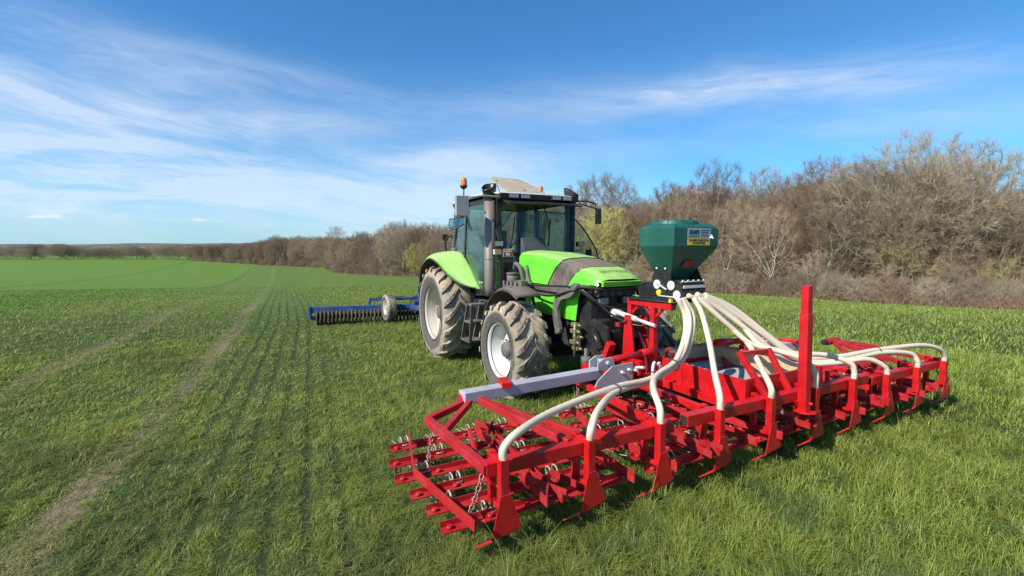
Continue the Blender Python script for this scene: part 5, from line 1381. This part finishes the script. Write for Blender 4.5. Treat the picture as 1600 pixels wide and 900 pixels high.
# undergrowth: brambles, litter and saplings nobody could count
def undergrowth():
    rng = np.random.default_rng(9)
    n = 60000
    px = rng.uniform(300, 2200, n); D = np.interp(px, EDX, EDD); far = rng.random(n) < .55
    off = np.where(far, rng.uniform(2, 34, n), rng.normal(.3, 1.1, n)); D = D + off; X = (px - 800) / 740 * D
    h = np.where(far, rng.uniform(1.5, 6.0, n), rng.uniform(.2, 1.2, n)); Z = zt(X, D)
    P0 = np.stack([X, D, Z], 1); lean = rng.normal(size=(n, 2)) * np.where(far, .18, .6)[:, None] * h[:, None]
    P2 = P0 + np.concatenate([lean, h[:, None]], 1); P1 = (P0 + P2) / 2 + rng.normal(size=(n, 3)) * .08 * h[:, None]
    w0 = np.where(far, .022, .012) * rng.uniform(.6, 1.4, n) * (D / 45) ** .5
    V, F = ribbons(P0, P1, P2, w0, w0 * .4, rng)
    # leafy litter flecks low down
    o = fast_mesh('undergrowth', V, F, 'bramble'); tag(o, 'russet brambles and saplings along the floor of the wood', 'undergrowth', kind='stuff')
undergrowth()

def woodland_floor():
    m, w, b = new_mat('leaf_litter'); p = w.pos(); n = w.noise(3, 6, .7, p)
    w.link(w.mix(w.ramp(n, .3, .7), (.06, .045, .028, 1), (.13, .095, .055, 1)), b.inputs['Base Color']); b.inputs['Roughness'].default_value = .95
    P = []; rng = np.random.default_rng(2)
    for i in range(8):
        row = []
        for k in range(220):
            px = 300 + k * 9; D = float(np.interp(px, EDX, EDD)) + [-1.6, -1.2, 0, 2, 6, 14, 30, 60][i] + (rng.normal() * .35 if i < 3 else 0); x = (px - 800) / 740 * D
            row.append((x, D, float(zt(x, D)) + ([-.05, .05, .16, .2, .2, .2, .2, .2][i]) + (rng.random() * .15 if 0 < i < 4 else 0)))
        P.append(row)
    mb = MB().grid(P); o = mb.build('woodland_floor', m); o['kind'] = 'structure'
woodland_floor()

# ------------------------------------------------------------------ grass
def mat_grass():
    m = bpy.data.materials.new('grass_blades'); m.use_nodes = True
    w = NT(m.node_tree); w.n.clear()
    o = w.n.new('ShaderNodeOutputMaterial'); at = w.n.new('ShaderNodeAttribute'); at.attribute_name = 'tint'
    d = w.n.new('ShaderNodeBsdfDiffuse'); t = w.n.new('ShaderNodeBsdfTranslucent'); g = w.n.new('ShaderNodeBsdfGlossy'); g.inputs['Roughness'].default_value = .38
    g.inputs[0].default_value = (.75, .85, .8, 1)
    w.link(at.outputs['Color'], d.inputs[0]); w.link(w.mix(1., at.outputs['Color'], (1.25, 1.3, .55, 1), 'MULTIPLY'), t.inputs[0])
    a = w.n.new('ShaderNodeMixShader'); a.inputs[0].default_value = .33; w.link(d.outputs[0], a.inputs[1]); w.link(t.outputs[0], a.inputs[2])
    c = w.n.new('ShaderNodeMixShader'); c.inputs[0].default_value = .012; w.link(a.outputs[0], c.inputs[1]); w.link(g.outputs[0], c.inputs[2])
    w.link(c.outputs[0], o.inputs[0]); return m
M['grass'] = mat_grass()

def vnoise(x, y, s, seed):
    """cheap value noise"""
    r = np.random.default_rng(seed).random((128, 128)); u, v = x / s, y / s; i, j = np.floor(u).astype(int), np.floor(v).astype(int); fu, fv = u - i, v - j
    fu = fu * fu * (3 - 2 * fu); fv = fv * fv * (3 - 2 * fv); g = lambda a, b: r[a % 128, b % 128]
    return (g(i, j) * (1 - fu) + g(i + 1, j) * fu) * (1 - fv) + (g(i, j + 1) * (1 - fu) + g(i + 1, j + 1) * fu) * fv

def grass():
    rng = np.random.default_rng(4)
    Vs, Fs, Cs = [], [], []; base = 0
    for (r0, r1, dens, hh, ww) in ((1.2, 4.2, 6400, .105, .0030), (4.2, 7.5, 3900, .10, .0042), (7.5, 13, 1500, .095, .0068), (13, 24, 300, .085, .015), (24, 42, 90, .08, .026), (42, 62, 28, .08, .05)):
        area = (r1 ** 2 - r0 ** 2) * 1.2; n = int(area * dens)
        t = np.sqrt(rng.uniform(r0 ** 2, r1 ** 2, n)); ang = rng.uniform(-1.15, 1.15, n); X = t * np.sin(ang); Y = t * np.cos(ang)
        # tufts
        cl = rng.normal(size=(n, 2)) * .012; X += cl[:, 0]; Y += cl[:, 1]
        tx = (X - TO[0]) * FT[0] + (Y - TO[1]) * FT[1]; tl = (X - TO[0]) * LT[0] + (Y - TO[1]) * LT[1]; l2 = (tl + .071 * tx) / (1 + .013 * np.maximum(Y - 13, 0))
        nA = vnoise(X, Y, .9, 1); nB = vnoise(X, Y, .16, 2); nC = vnoise(X, Y, 3.2, 3); nS = vnoise(l2 * 1.0, tx * .12, .13, 6); nR = vnoise(l2 * 0 + 3, tx, 1.3, 7)
        wob = (vnoise(X, Y, .7, 12) - .5) * .09
        rowp = ((l2 + wob * .3) / .26 + .5) % 1.0; hard = vnoise(np.floor((l2 + wob * .3) / .26 + .5) * 1.7, tx * .35, 1., 8)
        inrows = np.clip((l2 + 5.0) / .2, 0, 1) * np.clip((-2.2 - l2) / 1.2, 0, 1)
        furrow = (np.maximum(0, 1 - np.abs(rowp - .5) / .23) ** .5 + .0 * np.maximum(0, 1 - np.minimum(rowp, 1 - rowp) / .09) ** .5) * inrows * np.clip(hard * 2.0 - .1, .3, 1)
        leftrough = np.clip((-5.3 - l2) / .5, 0, 1)
        streak = np.clip((nS - .55) * 4, 0, 1) * leftrough * .6
        trk = np.maximum(np.exp(-((l2 + 5.12 + wob * 2) / .16) ** 2), .6 * np.exp(-((l2 + 7.45) / .2) ** 2)) * np.clip(vnoise(X, Y, .35, 21) * 1.8 - .05, .25, 1)
        keep = rng.random(n) > np.clip(furrow * .98 + trk * .88 + streak * .55, 0, .97)
        keep &= rng.random(n) < .55 + .6 * nB
        drop = (X > crop_edge(Y) )
        X, Y, l2, nA, nB, nC, trk, inrows, furrow, leftrough = [q[keep] for q in (X, Y, l2, nA, nB, nC, trk, inrows, furrow, leftrough)]; isgr = drop[keep]; n = len(X)
        lush = np.clip((l2 + 3.6) / 3.2, 0, 1)                 # taller uncut sward in front and right
        h = .84 * hh * (.46 + .34 * lush + .55 * nA * nB * 2) * rng.uniform(.5, 1.6, n) * (1 - .55 * trk)
        h *= 1 - .35 * inrows
        h *= 1 + .7 * np.clip((vnoise(X, Y, .2, 44) - .78) * 6, 0, 1)
        tall = rng.random(n) < .03 * (.3 + lush); h[tall] *= 1.55
        w_ = ww * rng.uniform(.6, 1.35, n)
        az = 12 * vnoise(X, Y, .13, 51) + rng.normal(size=n) * .95; lean = rng.uniform(.25, 1.5, n) + .5 * (1 - lush) + trk * .8
        # the rows left of the tractor are combed along the driving line
        bx = np.cos(az) + FT[0] * -.5 * (1 - lush); by = np.sin(az) + FT[1] * -.5 * (1 - lush); bl = np.hypot(bx, by) + 1e-6; bx /= bl; by /= bl
        Z = zt(X, Y) - .006
        px_, py_ = -by, bx
        tw = rng.uniform(-.6, .6, n); sx = px_ * np.cos(tw) + bx * np.sin(tw); sy = py_ * np.cos(tw) + by * np.sin(tw)
        def P(s, zf, wf, sg):
            return np.stack([X + bx * lean * h * s + sx * w_ * wf * sg / 2, Y + by * lean * h * s + sy * w_ * wf * sg / 2, Z + h * zf], 1)
        droop = np.clip(1.12 - lean * .38, .3, 1)
        v = np.stack([P(0, 0, .8, -1), P(0, 0, .8, 1), P(.32, .55, 1., 1), P(.32, .55, 1., -1), P(1., 1, .12, 1) * 1, P(1., 1, .12, -1) * 1], 1)
        v[:, 4:, 2] = (Z + h * droop)[:, None]
        i0 = base + np.arange(n)[:, None] * 6
        Fs.append(np.concatenate([i0 + 0, i0 + 1, i0 + 2, i0 + 3], 1)); Fs.append(np.concatenate([i0 + 3, i0 + 2, i0 + 4, i0 + 5], 1))
        Vs.append(v.reshape(-1, 3)); base += 6 * n
        # blade colours
        g1 = np.array([.160, .210, .032]); g2 = np.array([.295, .330, .078]); g3 = np.array([.085, .165, .065]); straw = np.array([.34, .29, .13]); olive = np.array([.145, .165, .045])
        k = rng.random(n); c = g1[None] * (1 - k[:, None]) + g2[None] * k[:, None]
        bl_ = np.clip((vnoise(X, Y, .3, 31) - .70) * 5, 0, 1)[:, None] * .6; c = c * (1 - bl_) + g3 * bl_
        ol = np.clip((nA - .4) * 1.6, 0, .7)[:, None] * (1 - lush)[:, None]; c = c * (1 - ol) + olive * ol
        st = (rng.random(n) < .03 + .35 * trk + .05 * (1 - lush))[:, None]; c = np.where(st, straw[None] * rng.uniform(.6, 1.1, (n, 1)), c)
        br = 1.05 + .35 * np.clip((X + .5) / 9, 0, 1) + .12 * np.clip((-X - 1) / 6, 0, 1)
        c = c * rng.uniform(.75, 1.25, (n, 1)) * br[:, None] * (.72 + .34 * nC + .26 * vnoise(X, Y, .45, 61))[:, None]
        if r0 > 10: c = c * .6 + np.array([.20, .24, .07]) * .4
        crop = ~isgr; c[crop] = np.array([.145, .215, .045]) * rng.uniform(.8, 1.2, (crop.sum(), 1))
        c4 = np.concatenate([np.clip(c, 0, 1), np.ones((n, 1))], 1); c6 = np.repeat(c4[:, None, :], 6, 1)
        Cs.append(c6.reshape(-1, 4))
    V = np.concatenate(Vs); F = np.concatenate(Fs); C4 = np.concatenate(Cs)
    o = fast_mesh('grass', V, F, 'grass', attr=C4)
    tag(o, 'short green meadow grass with combed rows and a worn track', 'grass', kind='stuff')
grass()

# two birds far up
def bird(x, y, z, rz, lab):
    mb = MB(); mb.tube([(-.22, 0, 0), (-.1, 0, .01), (.1, 0, .02), (.24, 0, .0)], [.01, .06, .07, .015], 8)
    for s in (-1, 1): mb.add([(.08, 0, .03), (-.08, 0, .03), (-.14, s * .35, .12), (.04, s * .38, .14), (-.16, s * .75, .05)], [(0, 1, 2, 3), (3, 2, 4)])
    o = mb.build('bird', 'black_clean'); o.scale = (.6, .6, .6); o.location = (x, y, z); o.rotation_euler = (0, 0, rz); tag(o, lab, 'bird')
bird((1147 - 800) / 740 * 120, 120, 2.07 + (388 - 88) / 740 * 120, .5, 'tiny dark bird high in the blue sky on the right')
bird((504 - 800) / 740 * 120, 120, 2.07 + (388 - 214) / 740 * 120, 1.2, 'tiny dark bird in the cloudy sky on the left')
SC.render.engine = 'CYCLES'
